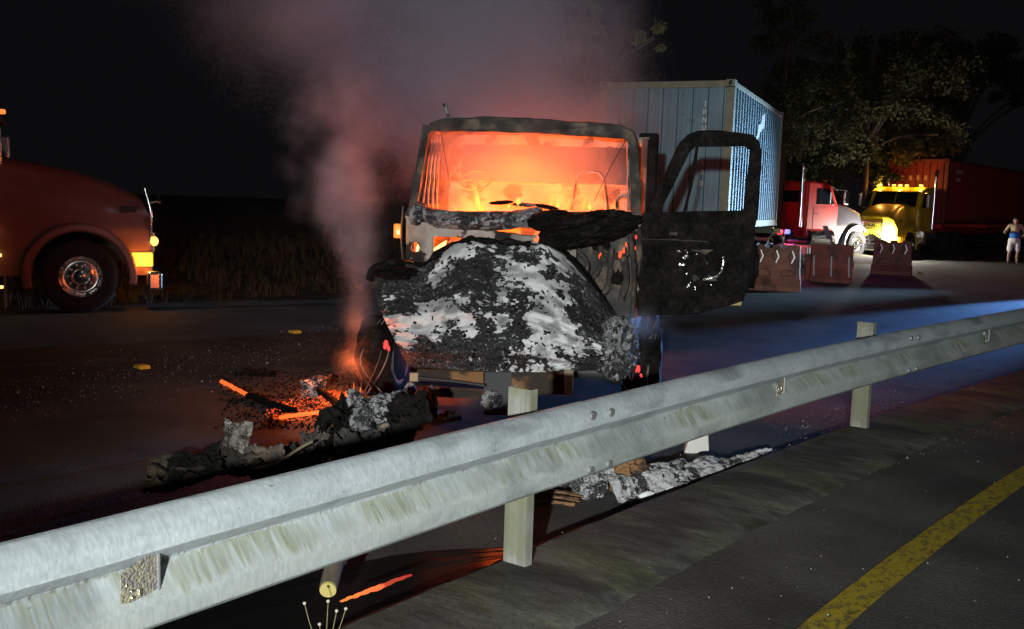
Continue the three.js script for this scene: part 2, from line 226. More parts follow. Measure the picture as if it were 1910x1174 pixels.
    for (const [dx, dy, o] of [[0.12, -0.045, 0.086], [0.26, -0.052, 0.086], [-0.1, -0.168, 0.008], [0.12, -0.28, 0.088], [0.26, -0.28, 0.088]]) { const q = along(s + dx), b = mesh('bolt', cyl(0.017, 0.019, 0.012, 0, 0, 0, 'z', 12), M_bolt, guard); b.position.copy(q.p).addScaledVector(q.n, o + 0.004).setY(RAIL_TOP + dy); b.rotation.y = Math.atan2(q.n.x, q.n.z); }
  }
  // trapezoid reflectors held in the valley of the wave
  const M_bead = M([0.95, 0.9, 0.75], 0.25, 1);
  const M_refl = M([0.62, 0.61, 0.56], 0.35, 0.15, { map: tex(128, 128, (u, v) => { const d = tn(u, v, 14, 14, 181), g = tn(u, v, 60, 60, 182); return [0.7 + 0.2 * (d - 0.5), 0.68 + 0.2 * (d - 0.5), 0.58 + 0.12 * g]; }, true), bumpMap: tex(256, 256, (u, v) => 1 - cells(u, v, 14, 183)[0]), bumpScale: 0.004 });
  for (const [x, y] of [[231, 1075], [1436, 720], [1806, 624]]) {
    const k = along(sOf(onY(x, y, RAIL_TOP - 0.17)));
    const r = mesh('reflector', boxUV(ext([[-0.055, 0.03], [0.055, 0.07], [0.055, -0.07], [-0.055, -0.045]], 0.004, 0.001), 8), M_refl, guard);
    r.position.copy(k.p).addScaledVector(k.n, 0.062).setY(RAIL_TOP - 0.168); r.rotation.y = Math.atan2(k.n.x, k.n.z) + 0.12;
    for (let i = 0; i < 6; i++) mesh('glint_bead', new THREE.SphereGeometry(rr(0.004, 0.007), 10, 8).translate(rr(-0.045, 0.04), rr(-0.045, 0.0), 0.006), M_bead, r);  // metal beads added to catch the floodlight as glints
    const bk = mesh('bracket', bx(0.006, 0.15, 0.075), M([0.4, 0.41, 0.4], 0.5, 0.5), r); bk.position.set(0.058, 0, -0.028);
  }
}

// ---------------------------------------------------------------- smoke: fine particles that scatter the light that reaches them
const smokeMat = (c) => new THREE.MeshPhysicalMaterial({ color: col(c), roughness: 1, transmission: 0.5, thickness: 0, specularIntensity: 0, side: THREE.DoubleSide });
// one soft puff: thousands of specks about a millimetre across, thick in the middle and thinning out
const puffs = [0, 1, 2].map((k) => {
  const n = 20000, p = new Float32Array(n * 9), nn = new Float32Array(n * 9), q = new V3(), c = new V3(), e = new V3(), f = new V3(), g3 = () => (rnd() + rnd() + rnd() - 1.5) * 1.15;
  for (let i = 0; i < n; ) {
    q.set(g3(), g3(), g3()); if (q.length() > 1.6 || rnd() > clamp(0.6 + 2.4 * fbm(q.x * 1.3 + k * 7, q.y * 1.3, q.z * 1.3, 3), 0.05, 1)) continue;
    const th = rnd() * 6.2832, cz = rnd() * 2 - 1, sz = Math.sqrt(1 - cz * cz); c.set(sz * Math.cos(th), cz, sz * Math.sin(th)); e.set(c.y, c.z, -c.x).cross(c).normalize(); f.crossVectors(c, e); const s = 0.00248 * (0.6 + 0.8 * rnd());
    for (let j = 0; j < 3; j++) { const t = j * 2.0944 + th; p.set([q.x + (e.x * Math.cos(t) + f.x * Math.sin(t)) * s, q.y + (e.y * Math.cos(t) + f.y * Math.sin(t)) * s, q.z + (e.z * Math.cos(t) + f.z * Math.sin(t)) * s], i * 9 + j * 3); nn.set([c.x, c.y, c.z], i * 9 + j * 3); }
    i++;
  }
  const g = new THREE.BufferGeometry(); g.setAttribute('position', new THREE.BufferAttribute(p, 3)); g.setAttribute('normal', new THREE.BufferAttribute(nn, 3)); return g;
});
function smoke(name, n, pick, dens, size, mat, label, category = 'smoke') { // n puffs of radius about size, placed where dens() is high
  const im = new THREE.InstancedMesh(puffs[n % 3], mat, n), q = new V3(), o = new THREE.Object3D(); let k = 0, tries = 0;
  while (k < n && tries++ < n * 200) { pick(q); if (rnd() > dens(q)) continue; o.position.copy(q); o.rotation.set(rnd() * 6, rnd() * 6, rnd() * 6); const s = size * (0.55 + 0.9 * rnd()); o.scale.set(s * rr(0.8, 1.2), s * rr(0.8, 1.2), s * rr(0.8, 1.2)); o.updateMatrix(); im.setMatrixAt(k++, o.matrix); }
  im.count = k; im.name = name; im.castShadow = im.receiveShadow = true; im.userData.kind = 'stuff'; tag(im, label, category); scene.add(im); return im;
}

// ---------------------------------------------------------------- the burnt truck
const TR_YAW = -THREE.MathUtils.degToRad(10);
const truck = thing('burnt_truck', 'burnt-out conventional truck with open door and its cab on fire', 'truck', new V3(-0.12, FAR_Y, -7.25), TR_YAW);
truck.updateMatrixWorld(true);
const trInv = truck.matrixWorld.clone().invert();
const onT = (px, py, zl) => { const o = camera.position.clone().applyMatrix4(trInv), d = ray(px, py).transformDirection(trInv), k = (zl - o.z) / d.z; return o.addScaledVector(d, k); }; // pixel -> truck coordinates on its plane z = zl
const on2 = (list, zl) => list.map(([x, y]) => { const p = onT(x, y, zl); return [p.x, p.y]; });
{
  // ---- hood: fibreglass shell slumped over the engine
  const cv = (pts) => { const c = new THREE.CatmullRomCurve3(pts.map(([x, y]) => new V3(x, y, 0)), false, 'centripetal'); c.arcLengthDivisions = 300; return (t) => c.getPointAt(clamp(t, 0, 1)); };
  const top = cv([[690, 497], [738, 487], [790, 489], [830, 460], [872, 444], [930, 449], [1000, 452], [1050, 478], [1100, 528], [1140, 578], [1162, 622]]), bot = cv([[762, 684], [850, 690], [950, 694], [1050, 694], [1128, 690]]), lef = cv([[762, 684], [735, 632], [704, 565], [690, 497]]), rig = cv([[1128, 690], [1160, 668], [1170, 645], [1162, 622]]);
  const coons = (u, v) => { const B = bot(u), T = top(u), L = lef(v), R = rig(v), c00 = bot(0), c10 = bot(1), c01 = top(0), c11 = top(1); const f = (k) => (1 - v) * B[k] + v * T[k] + (1 - u) * L[k] + u * R[k] - ((1 - u) * (1 - v) * c00[k] + u * (1 - v) * c10[k] + (1 - u) * v * c01[k] + u * v * c11[k]); return [f('x'), f('y')]; };
  const hoodAt = (u, v) => {
    const e = Math.abs(2 * u - 1), vv = Math.min(v, 1), [x, y] = coons(u, vv);
    let z = 0.06 - 0.62 * Math.pow(vv, 1.7) - 0.24 * Math.pow(e, 3.2) + 0.1 * Math.sin(Math.min(1, vv * 1.3) * Math.PI) + 0.16 * fbm(u * 4, vv * 4, 1, 5) - 0.11 * Math.abs(fbm(u * 3.4 + 5, vv * 5, 2, 3)) * 2 + 0.03 * Math.abs(fbm(u * 12, vv * 12, 6, 3));
    if (vv < 0.14) z -= 0.1 * smooth(0.14 - vv, 0, 0.05);               // lower lip tucked under
    const p = onT(x, y, z);
    if (v > 1) { const k = (v - 1) / 0.35; p.z -= 0.62 * k; p.y -= 0.16 * k * k + 0.03 * fbm(u * 9, k * 3, 7, 3); } // folds back towards the cab
    if (v < 0) { p.z -= 0.25 * -v * 6; p.y += 0.05; }
    return p;
  };
  const hood = mesh('hood', grid(150, 130, (u, v) => hoodAt(u, v * 1.35), (u, v) => [u * 1.02 + 0.1, v * 0.98]), M_hood, truck);
  // soft lip of melted resin at the left corner and the ridge
  mesh('hood_edge', roughen(tube([[688, 520], [694, 500], [738, 486], [790, 488], [830, 458], [872, 443], [930, 448], [990, 452]].map(([x, y], i) => onT(x, y + 4, -0.5 - 0.012 * i)), 0.024, 90, 10), 0.035, 7), M_char, truck);
  { const p = onT(748, 506, -0.75); mesh('fender', lump(0.24, 0.08, 0.34, 0.3, 1.7, 4).translate(p.x, p.y, p.z), M_char, truck); }
  { const p = onT(1150, 640, -0.35); mesh('fender', lump(0.17, 0.24, 0.3, 0.4, 2.1, 9).translate(p.x, p.y - 0.05, p.z), M_charAsh, truck); }
  // flakes curling off the hood
  const fg = [0, 1, 2].map((k) => { const s = ext([[-0.02, -0.012], [0.004, -0.02], [0.022, -0.004], [0.012, 0.018], [-0.014, 0.014]].map(([x, y]) => [x * (1 + 0.4 * k % 0.7), y]), 0.002); return s; });
  const flakes = []; for (let i = 0; i < 170; i++) { const u = rr(0.04, 0.96), v = rr(0.04, 0.98), a = hoodAt(u, v), b = hoodAt(u + 0.01, v), c = hoodAt(u, v + 0.01), n = b.sub(a).cross(c.sub(a)).normalize(); if (n.z < 0) n.negate(); const q = new THREE.Quaternion().setFromUnitVectors(new V3(0, 0, 1), n.add(new V3(rr(-0.7, 0.7), rr(-0.7, 0.7), 0)).normalize()); const g = fg[i % 3].clone().scale(rr(0.35, 0.8), rr(0.35, 0.8), 1).rotateZ(rr(0, 6)).applyQuaternion(q).translate(a.x, a.y, a.z + 0.006); flakes.push(g); }
  const fl = mesh('paint_flakes', merge(flakes), M_char, truck); fl.userData.kind = 'stuff';

  // ---- crumpled insulation and panel on the right of the engine bay
  const put = (name, px, py, z, geo, mat) => { const p = onT(px, py, z); return mesh(name, geo.translate(p.x, p.y, p.z), mat, truck); };
  put('crumpled_panel', 1098, 428, -0.95, lump(0.42, 0.14, 0.26, 0.35, 1.8, 21).rotateZ(0.22), M_char);
  put('crumpled_panel', 1030, 412, -1.15, lump(0.2, 0.09, 0.2, 0.4, 2.0, 25).rotateZ(0.1), M_char);
  put('crumpled_panel', 1080, 520, -0.78, lump(0.36, 0.085, 0.22, 0.3, 1.8, 29).rotateZ(-0.82), M_char);
  put('crumpled_panel', 1032, 452, -0.85, lump(0.24, 0.08, 0.2, 0.35, 2.2, 35).rotateZ(0.35), M_char);
  put('engine_block', 985, 590, -1.0, roughen(bx(0.9, 0.7, 0.7, 0, 0, 0, 0.05), 0.02, 5), M_char);
  put('engine_block', 1130, 520, -1.2, roughen(bx(0.5, 0.85, 0.25, 0, 0, 0, 0.04), 0.03, 4), M_burnt);
  for (const [pts, r] of [[[[1120, 460], [1118, 500], [1100, 525], [1086, 540]], 0.022], [[[1140, 465], [1136, 520], [1128, 545], [1112, 550]], 0.026], [[[1160, 470], [1168, 520], [1158, 560]], 0.03], [[[1176, 440], [1182, 500], [1180, 590]], 0.022], [[[1080, 470], [1096, 492], [1092, 520]], 0.018], [[[1105, 470], [1150, 480], [1178, 470]], 0.02]]) mesh('hose', roughen(tube(pts.map(([x, y], i) => onT(x, y, -0.86 - 0.03 * i)), r, 22, 8), 0.008, 14), M_burnt, truck);
  for (let i = 0; i < 9; i++) { const x = rr(1070, 1178), y = rr(455, 610), p = onT(x, y, -0.98); mesh('shred', lump(rr(0.04, 0.09), rr(0.05, 0.12), 0.05, 0.5, 2.5, i * 3.1, 3).translate(p.x, p.y, p.z), i % 3 ? M_burnt : M_char, truck); }

  // ---- cab shell
  const ZB = -1.42, RAKE = 0.38, yB = onT(975, 395, ZB).y, yT = onT(975, 245, ZB - 0.2).y;
  const zAt = (y) => ZB - RAKE * clamp((y - yB) / (yT - yB), -0.3, 1.3);
  const raked = (list) => list.map(([px, py]) => { let z = ZB; let p; for (let k = 0; k < 4; k++) { p = onT(px, py, z); z = zAt(p.y); } return [p.x, p.y]; });
  const rake = (g) => { const p = g.attributes.position; for (let i = 0; i < p.count; i++) p.setZ(i, p.getZ(i) + zAt(p.getY(i))); g.computeVertexNormals(); return g; };
  const outer = raked([[756, 405], [765, 385], [782, 315], [797, 245], [806, 230], [830, 221], [900, 219], [1000, 222], [1100, 229], [1160, 234], [1183, 246], [1191, 268], [1195, 330], [1197, 405]]);
  const inner = raked([[776, 396], [782, 370], [792, 310], [802, 250], [810, 243], [900, 243], [1000, 246], [1100, 252], [1168, 257], [1178, 266], [1179, 330], [1180, 398]]);
  const fineExt = (o, h, d, b) => ext(o, d, b, h);
  mesh('windshield_frame', roughen(rake(tess(fineExt(outer, [inner], 0.07, 0.012), 0.07)), 0.014, 5), M_burnt, truck);
  const hw = (outer.at(-1)[0] - outer[0][0]) / 2, cx = (outer.at(-1)[0] + outer[0][0]) / 2, roofY = Math.max(...outer.map((p) => p[1]));
  const ZR = -2.72, floorY = 0.72;
  const rl = raked([[800, 236]])[0][0], rrx = raked([[1188, 250]])[0][0];
  mesh('roof', boxUV(grid(30, 20, (u, v) => new V3(lerp(rl + 0.02, rrx - 0.02, u), roofY - 0.02 - 0.12 * Math.pow(Math.abs(2 * u - 1), 5) - 0.03 * v + 0.02 * fbm(u * 5, v * 4, 3, 3), lerp(zAt(roofY) + 0.03, ZR, v)))), M_burnt, truck);
  // roof lining sheet below the skin, so that the roof has thickness
  // left side of the cab: door with its window opening
  const sideWall = (x, name) => { const g = side([[ZB + 0.02, floorY - 0.15], [ZB + 0.02, yB], [zAt(roofY - 0.08), roofY - 0.08], [ZR, roofY - 0.1], [ZR, floorY - 0.15]], 0.06, 0.008, [[[ZB - 0.12, yB + 0.03], [zAt(roofY) + 0.02, roofY - 0.2], [ZR + 0.22, roofY - 0.2], [ZR + 0.22, yB + 0.03]]]); return mesh(name, boxUV(g.translate(x, 0, 0)), M_burnt, truck); };
  sideWall(outer[0][0] + 0.05, 'door');
  { // right side: only the rear post and a sill remain, its door swung open
    const x = cx + hw - 0.05;
    mesh('door_post', boxUV(side([[ZR + 0.2, floorY - 0.15], [ZR + 0.2, roofY - 0.12], [ZR, roofY - 0.12], [ZR, floorY - 0.15]], 0.06, 0.008).translate(x, 0, 0)), M_burnt, truck);
    mesh('door_sill', bx(0.08, 0.12, 1.1, x, floorY - 0.1, (ZB + ZR) / 2), M_burnt, truck);
  }
  // back wall with the rear window opening, its lower panel and window rail
  const bw = on2([[800, 500], [806, 262], [1188, 272], [1190, 500]], ZR), xl = outer[0][0] + 0.03, xr = cx + hw - 0.02, wy = onT(1060, 346, ZR).y, ww = onT(1090, 262, ZR);
  mesh('back_wall', boxUV(ext([[xl, floorY - 0.2], [xl, roofY - 0.1], [xr, roofY - 0.1], [xr, floorY - 0.2]], 0.04, 0.005, [[[xl + 0.16, wy + 0.02], [xl + 0.18, roofY - 0.2], [xr - 0.1, roofY - 0.2], [xr - 0.1, wy + 0.02]]]).translate(0, 0, ZR)), M_ashMetal, truck);
  mesh('window_rail', boxUV(bx(xr - xl - 0.1, 0.035, 0.05, (xl + xr) / 2, wy, ZR + 0.07, 0.01)), M_ashMetal, truck);
  mesh('window_rail', boxUV(bx(xr - xl - 0.2, 0.025, 0.04, (xl + xr) / 2, wy - 0.09, ZR + 0.07, 0.008)), M_ashMetal, truck);
  mesh('cab_floor', boxUV(bx(xr - xl, 0.05, 1.25, (xl + xr) / 2, floorY - 0.12, (ZB + ZR) / 2)), M_burnt, truck);
  // ribs along the left pillar inside, catching the fire
  for (let i = 0; i < 4; i++) mesh('pillar_rib', tube([onT(806 + i * 5, 250, ZB - 0.55 - i * 0.1), onT(795 + i * 7, 320, ZB - 0.4 - i * 0.1), onT(788 + i * 9, 392, ZB - 0.2 - i * 0.1)], 0.013, 14, 6), M_ashMetal, truck);
  mesh('pillar_rib', tube([onT(1171, 262, ZB - 0.5), onT(1172, 330, ZB - 0.35), onT(1172, 392, ZB - 0.25)], 0.014, 14, 6), M_ashMetal, truck);
  // seat frames
  mesh('seat_frame', tube([onT(1066, 392, -2.2), onT(1077, 335, -2.22), onT(1084, 324, -2.22), onT(1116, 323, -2.22), onT(1124, 332, -2.22), onT(1134, 392, -2.2)], 0.016, 50, 8), M_ashMetal, truck);
  mesh('seat_frame', tube([onT(1151, 398, -2.1), onT(1152, 370, -2.1), onT(1158, 366, -2.1), onT(1176, 368, -2.1), onT(1178, 398, -2.1)], 0.018, 40, 8), M_ashMetal, truck);
  mesh('seat_base', roughen(bx(0.5, 0.3, 0.45, cx + 0.5, floorY + 0.25, -2.2, 0.03), 0.02, 6), M_ashMetal, truck);
  mesh('seat_base', roughen(bx(0.5, 0.32, 0.45, cx - 0.45, floorY + 0.25, -2.2, 0.03), 0.02, 6), M_ashMetal, truck);
  { const c = onT(888, 325, -2.3); const w = mesh('steering_wheel', new THREE.TorusGeometry(0.15, 0.009, 8, 40), M_ashMetal, truck); w.position.set(c.x, c.y - 0.06, c.z); w.rotation.x = -0.9; mesh('spoke', bx(0.3, 0.012, 0.02), M_ashMetal, w); mesh('column', cyl(0.02, 0.025, 0.5, 0, -0.05, -0.22, 'z'), M_ashMetal, w); }
  // loose wires in the windshield opening
  mesh('wire', tube([onT(822, 245, -1.78), onT(830, 290, -1.68), onT(840, 352, -1.55)], 0.003, 12, 5), M_black, truck);
  mesh('wire', tube([onT(1167, 262, -1.76), onT(1140, 310, -1.7), onT(1108, 376, -1.55)], 0.0035, 12, 5), M_black, truck);
  // slumped dashboard and firewall
  mesh('dashboard', boxUV(grid(70, 14, (u, v) => { const x = lerp(774, 1012, u), y = lerp(387, 422, v) + 9 * Math.sin(u * 3.1) + 7 * fbm(u * 7, v * 2, 5, 4) - 12 * smooth(1 - u, 0.8, 1); const p = onT(x, y, -1.3 + 0.1 * Math.sin(v * 3.1)); p.z += 0.05 * fbm(u * 10, v * 6, 8, 3); return p; })), M_charAsh, truck);
  mesh('dashboard', roughen(bx(1.7, 0.06, 0.34, cx, yB - 0.07, -1.6, 0.02), 0.03, 4), M_char, truck);
  const fwO = on2([[757, 402], [800, 418], [870, 428], [990, 438], [1100, 430], [1196, 402], [1196, 560], [757, 520]], -1.3), fwH = on2([[806, 440], [850, 441], [900, 450], [905, 492], [806, 495]], -1.3), rc = onT(776, 461, -1.3), fwC = Array.from({ length: 14 }, (_, i) => [rc.x + 0.042 * Math.cos(i / 14 * 6.283), rc.y + 0.045 * Math.sin(i / 14 * 6.283)]);
  mesh('firewall', roughen(tess(ext(fwO, 0.03, 0.006, [fwH, fwC]), 0.07), 0.025, 5), M_ashMetal, truck).position.z = -1.33;
  put('hinge', 776, 402, -1.26, lump(0.06, 0.09, 0.06, 0.4, 2, 41, 3), M_charAsh);
  put('hinge', 1190, 470, -1.28, lump(0.03, 0.2, 0.04, 0.5, 2, 44, 3), M_burnt);
  for (let i = 0; i < 3; i++) put('dash_scrap', 935 + i * 42, 378 + i * 4, -1.5 - i * 0.05, lump(0.1, 0.018, 0.07, 0.5, 2.2, 50 + i, 3).rotateZ(0.1 - 0.12 * i), i === 1 ? M_ashMetal : M_char);
  // stub of the air horn or aerial on the roof, and the exhaust stack base at the right rear corner
  mesh('roof_stub', tube([onT(838, 222, -1.95), onT(834, 208, -1.96), onT(829, 193, -1.98)], 0.018, 10, 8), M_ashMetal, truck);
  { const a = onT(1208, 400, -2.9), b = onT(1208, 250, -2.9); mesh('air_intake', roughen(bx(0.2, b.y - a.y + 0.3, 0.3, a.x - 0.02, (a.y + b.y) / 2 - 0.15, -2.9, 0.03), 0.01, 5), M_char, truck); }
  // amber side lamp on the left corner post, still lit, with its bracket
  { const p = onT(742, 431, -1.36); const a = mesh('marker_lamp', bx(0.07, 0.13, 0.05, p.x, p.y, p.z, 0.014), glow([1, 0.24, 0.03], 1.1), truck); mesh('lamp_lens', bx(0.022, 0.035, 0.014, p.x + 0.014, p.y - 0.012, p.z + 0.03, 0.004), glow([1, 0.7, 0.25], 3), a);
    const L = new THREE.PointLight(lin(1, 0.35, 0.06), 0.12); L.position.set(p.x, p.y, p.z + 0.1); L.castShadow = true; truck.add(L);
    mesh('mirror_arm', tube([onT(752, 385, -1.34), onT(748, 440, -1.35), onT(752, 492, -1.36)], 0.01, 16, 6), M_burnt, truck); }
  // ---- open door, swung square to the cab
  const ZD = -1.36;
  const dOut = on2([[1192, 588], [1190, 480], [1196, 404], [1214, 380], [1252, 300], [1268, 264], [1282, 250], [1300, 245], [1380, 247], [1404, 250], [1417, 262], [1419, 285], [1414, 395], [1402, 480], [1388, 562], [1300, 585]], ZD), dWin = on2([[1226, 399], [1246, 360], [1284, 282], [1296, 271], [1390, 270], [1401, 277], [1400, 300], [1390, 390], [1384, 396], [1300, 397]], ZD);
  const door = mesh('door', roughen(tess(ext(dOut, 0.05, 0.014, [dWin]), 0.07), 0.018, 4), M_char, truck); door.position.z = ZD;
  mesh('vent_bar', tube([onT(1301, 268, ZD + 0.05), onT(1292, 330, ZD + 0.05), onT(1276, 398, ZD + 0.05)], 0.013, 12, 8), M_char, door).position.z = -ZD;
  mesh('belt_trim', tube([onT(1194, 446, ZD + 0.065), onT(1260, 448, ZD + 0.068), onT(1320, 451, ZD + 0.066)], 0.006, 20, 6), M_burnt, door).position.z = -ZD;
  { // melted aluminium skin round the hole in the lower panel
    const M_melt = M([0.8, 0.78, 0.72], 0.24, 0.9, { bumpMap: charBump, bumpScale: 0.01 });
    const rim = [[1349, 478], [1349, 492], [1346, 504], [1338, 514], [1326, 519], [1312, 521]];
    mesh('melted_rim', roughen(tube(rim.map(([x, y]) => onT(x, y, ZD + 0.066)), 0.0105, 40, 8), 0.007, 30), M_melt, door).position.z = -ZD;
    for (let i = 0; i < 26; i++) { const x = i < 14 ? rr(1264, 1290) : rr(1270, 1350), y = i < 12 ? rr(468, 516) : rr(470, 545), s = i < 5 ? rr(0.012, 0.022) : rr(0.004, 0.01), p = onT(x, y, ZD + 0.062); mesh('melt_drop', lump(s, s * rr(0.8, 1.7), s * 0.5, 0.5, 2, i, 1).translate(p.x, p.y, p.z), M_melt, door).position.z = -ZD; }
    mesh('door_liner', roughen(boxUV(grid(24, 16, (u, v) => { const p = onT(lerp(1262, 1352, u), lerp(466, 524, v), ZD + 0.058); p.z += 0.02 * fbm(u * 6, v * 6, 3, 4); return p; })), 0.012, 14), M_burnt, door).position.z = -ZD;
  }
  { const p = onT(1256, 436, ZD + 0.08); mesh('door_handle', roughen(bx(0.07, 0.03, 0.03, p.x, p.y, p.z, 0.01), 0.006, 20), M_burnt, door).position.z = -ZD; }
  mesh('step', boxUV(ext(on2([[1352, 570], [1388, 548], [1382, 570]], ZD - 0.3), 0.03, 0.004)), M([0.42, 0.36, 0.12], 0.8), truck).position.z = ZD - 0.32;
  for (let i = 0; i < 3; i++) mesh('step_rung', tube([onT(1180, 546 + i * 7, -1.5), onT(1202, 549 + i * 7, -1.5)], 0.007, 4, 6), M_rust, truck);

  // ---- front frame: crossmember plates, brackets, radiator remains, axle
  const plate = (a, z, d, mat, name = 'crossmember') => mesh(name, boxUV(ext(on2(a, z), d, 0.006)), mat, truck).position.set(0, 0, z - d);
  plate([[778, 690], [902, 694], [902, 716], [778, 711]], -0.14, 0.05, M_rust);
  plate([[954, 694], [1056, 694], [1056, 736], [954, 738]], -0.14, 0.05, M_rust);
  plate([[1052, 692], [1070, 692], [1068, 738], [1054, 738]], -0.09, 0.04, M([0.34, 0.27, 0.16], 0.8), 'bracket');
  plate([[764, 696], [780, 696], [780, 712], [764, 712]], -0.09, 0.04, M([0.36, 0.3, 0.2], 0.8), 'bracket');
  plate([[902, 694], [955, 694], [955, 775], [902, 775]], -0.2, 0.06, M_steelDark, 'radiator_core');
  plate([[790, 722], [900, 728], [900, 745], [790, 740]], -0.22, 0.05, M_rust);
  mesh('tie_rod', tube([onT(780, 705, -0.05), onT(850, 712, -0.05), onT(905, 720, -0.05)], 0.012, 14, 8), M_steelDark, truck);
  mesh('axle', cyl(0.06, 0.06, 1.7, 0, 0.32, -0.75, 'x'), M_steelDark, truck);
  for (const s of [-1, 1]) mesh('frame_rail', boxUV(bx(0.09, 0.24, 6.2, s * 0.43, 0.58, -3.3)), M_burnt, truck);
  put('bracket', 757, 748, -0.1, lump(0.04, 0.05, 0.04, 0.8, 2, 62, 3, 4), M_ashMetal);
  put('bracket', 765, 728, -0.1, lump(0.03, 0.05, 0.03, 0.8, 2, 66, 3, 4), M_charAsh);
  // collapsed front wheels: bare rims in burnt cord
  const wheel = (x, z, r) => { const w = mesh('wheel', roughen(cyl(r, r * 1.02, 0.3, 0, 0, 0, 'x', 40), 0.03, 5), M_char, truck); w.position.set(x, r, z); const c = mesh('rim', roughen(merge([new THREE.TorusGeometry(r * 0.7, 0.025, 8, 36).rotateY(Math.PI / 2).translate(0.13, 0, 0), cyl(r * 0.4, r * 0.5, 0.1, 0.08, 0, 0, 'x', 24)]), 0.006, 9), M_burnt, w); for (let i = 0; i < 5; i++) { const cord = mesh('cord', tube([[rr(-0.14, 0.14), -r * 0.9, r * 0.9], [rr(-0.16, 0.16), 0, r * 1.08], [rr(-0.14, 0.14), r * 0.95, r * 0.45]], 0.005, 14, 6), i % 2 ? M_ashMetal : M_burnt, w); } return w; };
  { const p = onT(706, 690, -0.7); wheel(p.x, -0.86, 0.34); const q = onT(1192, 690, -0.8); wheel(q.x + 0.02, -0.9, 0.34); }
  for (const z of [-4.6, -5.9]) for (const s of [-1, 1]) wheel(s * 0.95, z, 0.42);
  // under-body debris visible above the rail
  put('underframe_scrap', 800, 770, -0.1, lump(0.06, 0.16, 0.06, 0.7, 2, 71, 4, 4), M_rust);
  put('underframe_scrap', 838, 795, -0.05, lump(0.09, 0.09, 0.06, 0.7, 2, 75, 4, 4), M_burnt);
  put('underframe_scrap', 915, 745, -0.15, lump(0.07, 0.05, 0.05, 0.8, 2, 78, 4, 4), M_charAsh);
  // ---- embers glowing in the wreck
  const M_em = glow([1, 0.09, 0.03], 1.2), M_emO = glow([1, 0.22, 0.05], 1.3), M_emP = glow([1, 0.05, 0.06], 1.0);
  for (const [x, y, z, s, m] of [[724, 644, -0.45, 0.03, M_emP], [729, 650, -0.45, 0.018, M_emP], [1001, 451, -0.68, 0.022, M_emO], [1004, 444, -0.68, 0.014, M_emO], [1119, 476, -0.7, 0.016, M_em], [1158, 475, -0.7, 0.022, M_em], [1163, 467, -0.7, 0.018, M_em], [1169, 456, -0.7, 0.014, M_em], [1186, 440, -1.2, 0.018, M_emP], [1184, 460, -1.2, 0.016, M_em], [1162, 680, -0.42, 0.024, M_emP], [1190, 688, -0.42, 0.028, M_emP], [1197, 698, -0.42, 0.014, M_emP]]) { const p = onT(x, y, z); for (let k = 0; k < 3; k++) mesh('glowing_ember', lump(s * rr(0.2, 0.55), s * rr(0.4, 0.9), s * 0.4, 0.8, 2, x + k, 2, 4).translate(p.x + rr(-1, 1) * s * 0.6, p.y + rr(-1, 1) * s * 0.8, p.z + 0.04), m, truck); }

  // ---- fire in the cab, plus added flames and light behind it
  const flame = (h, r, s) => { const g = new THREE.LatheGeometry(Array.from({ length: 15 }, (_, i) => { const t = i / 14; return new V2(Math.max(0.0005, r * Math.pow(Math.sin(Math.PI * Math.pow(1 - t, 1.7) * 0.94 + 0.1), 1.2)), h * t); }), 14); const p = g.attributes.position; for (let i = 0; i < p.count; i++) { const y = p.getY(i), k = y / h; p.setXYZ(i, p.getX(i) * (1 + 0.3 * nz(s, y * 9, i * 0)) + r * 0.7 * k * nz(s, y * 8, 1), y, p.getZ(i) + r * 0.7 * k * nz(s + 9, y * 8, 1)); } g.computeVertexNormals(); return g; };
  const M_fl = glow([1, 0.5, 0.07], 2.0, [0, 0, 0]), M_fl2 = glow([1, 0.34, 0.03], 1.4, [0, 0, 0]);
  for (const [x, y, z, h, r, m] of [[967, 385, -1.5, 0.085, 0.022, M_fl], [949, 388, -1.5, 0.03, 0.012, M_fl], [1028, 392, -2.45, 0.16, 0.03, M_fl2], [1040, 392, -2.42, 0.1, 0.022, M_fl], [1060, 392, -2.45, 0.12, 0.028, M_fl2], [1088, 392, -2.5, 0.13, 0.03, M_fl2], [1100, 392, -2.46, 0.08, 0.02, M_fl], [1145, 394, -2.5, 0.1, 0.024, M_fl2], [900, 410, -2.3, 0.14, 0.035, M_fl2], [850, 410, -2.2, 0.12, 0.03, M_fl2]]) { const p = onT(x, y, z); mesh('flame', flame(h, r, x * 0.1).translate(p.x, p.y, p.z), m, truck); }
  { const p = onT(832, 470, -1.6); mesh('flame', flame(0.22, 0.17, 5).translate(p.x, p.y - 0.12, p.z), glow([1, 0.62, 0.16], 3.2, [0, 0, 0]), truck); const q = onT(780, 465, -1.55); mesh('flame', flame(0.16, 0.09, 8).translate(q.x, q.y - 0.06, q.z), glow([1, 0.66, 0.22], 3.2, [0, 0, 0]), truck); }
  const fire = (x, y, z, k, c = [1, 0.2, 0.022], r = 4) => { const L = new THREE.PointLight(lin(...c), k); L.name = 'fire_light'; L.position.copy(onT(x, y, z)); L.shadow.radius = r; L.castShadow = true; truck.add(L); };
  for (const [x, z, h] of [[-0.3, -3.2, 0.5], [0.1, -3.35, 0.6], [0.45, -3.25, 0.4]]) mesh('flame', flame(h, 0.09, x * 5 + 3).translate(x, 0.72, z), M_fl2, truck);  // unseen flames added behind the cab to go with the light below
  { const L = new THREE.PointLight(lin(1, 0.17, 0.03), 5); L.name = 'fire_light'; L.position.set(0.1, 1.55, -3.3); L.shadow.radius = 12; L.castShadow = true; truck.add(L); }  // added light behind the cab, tints the smoke plume orange
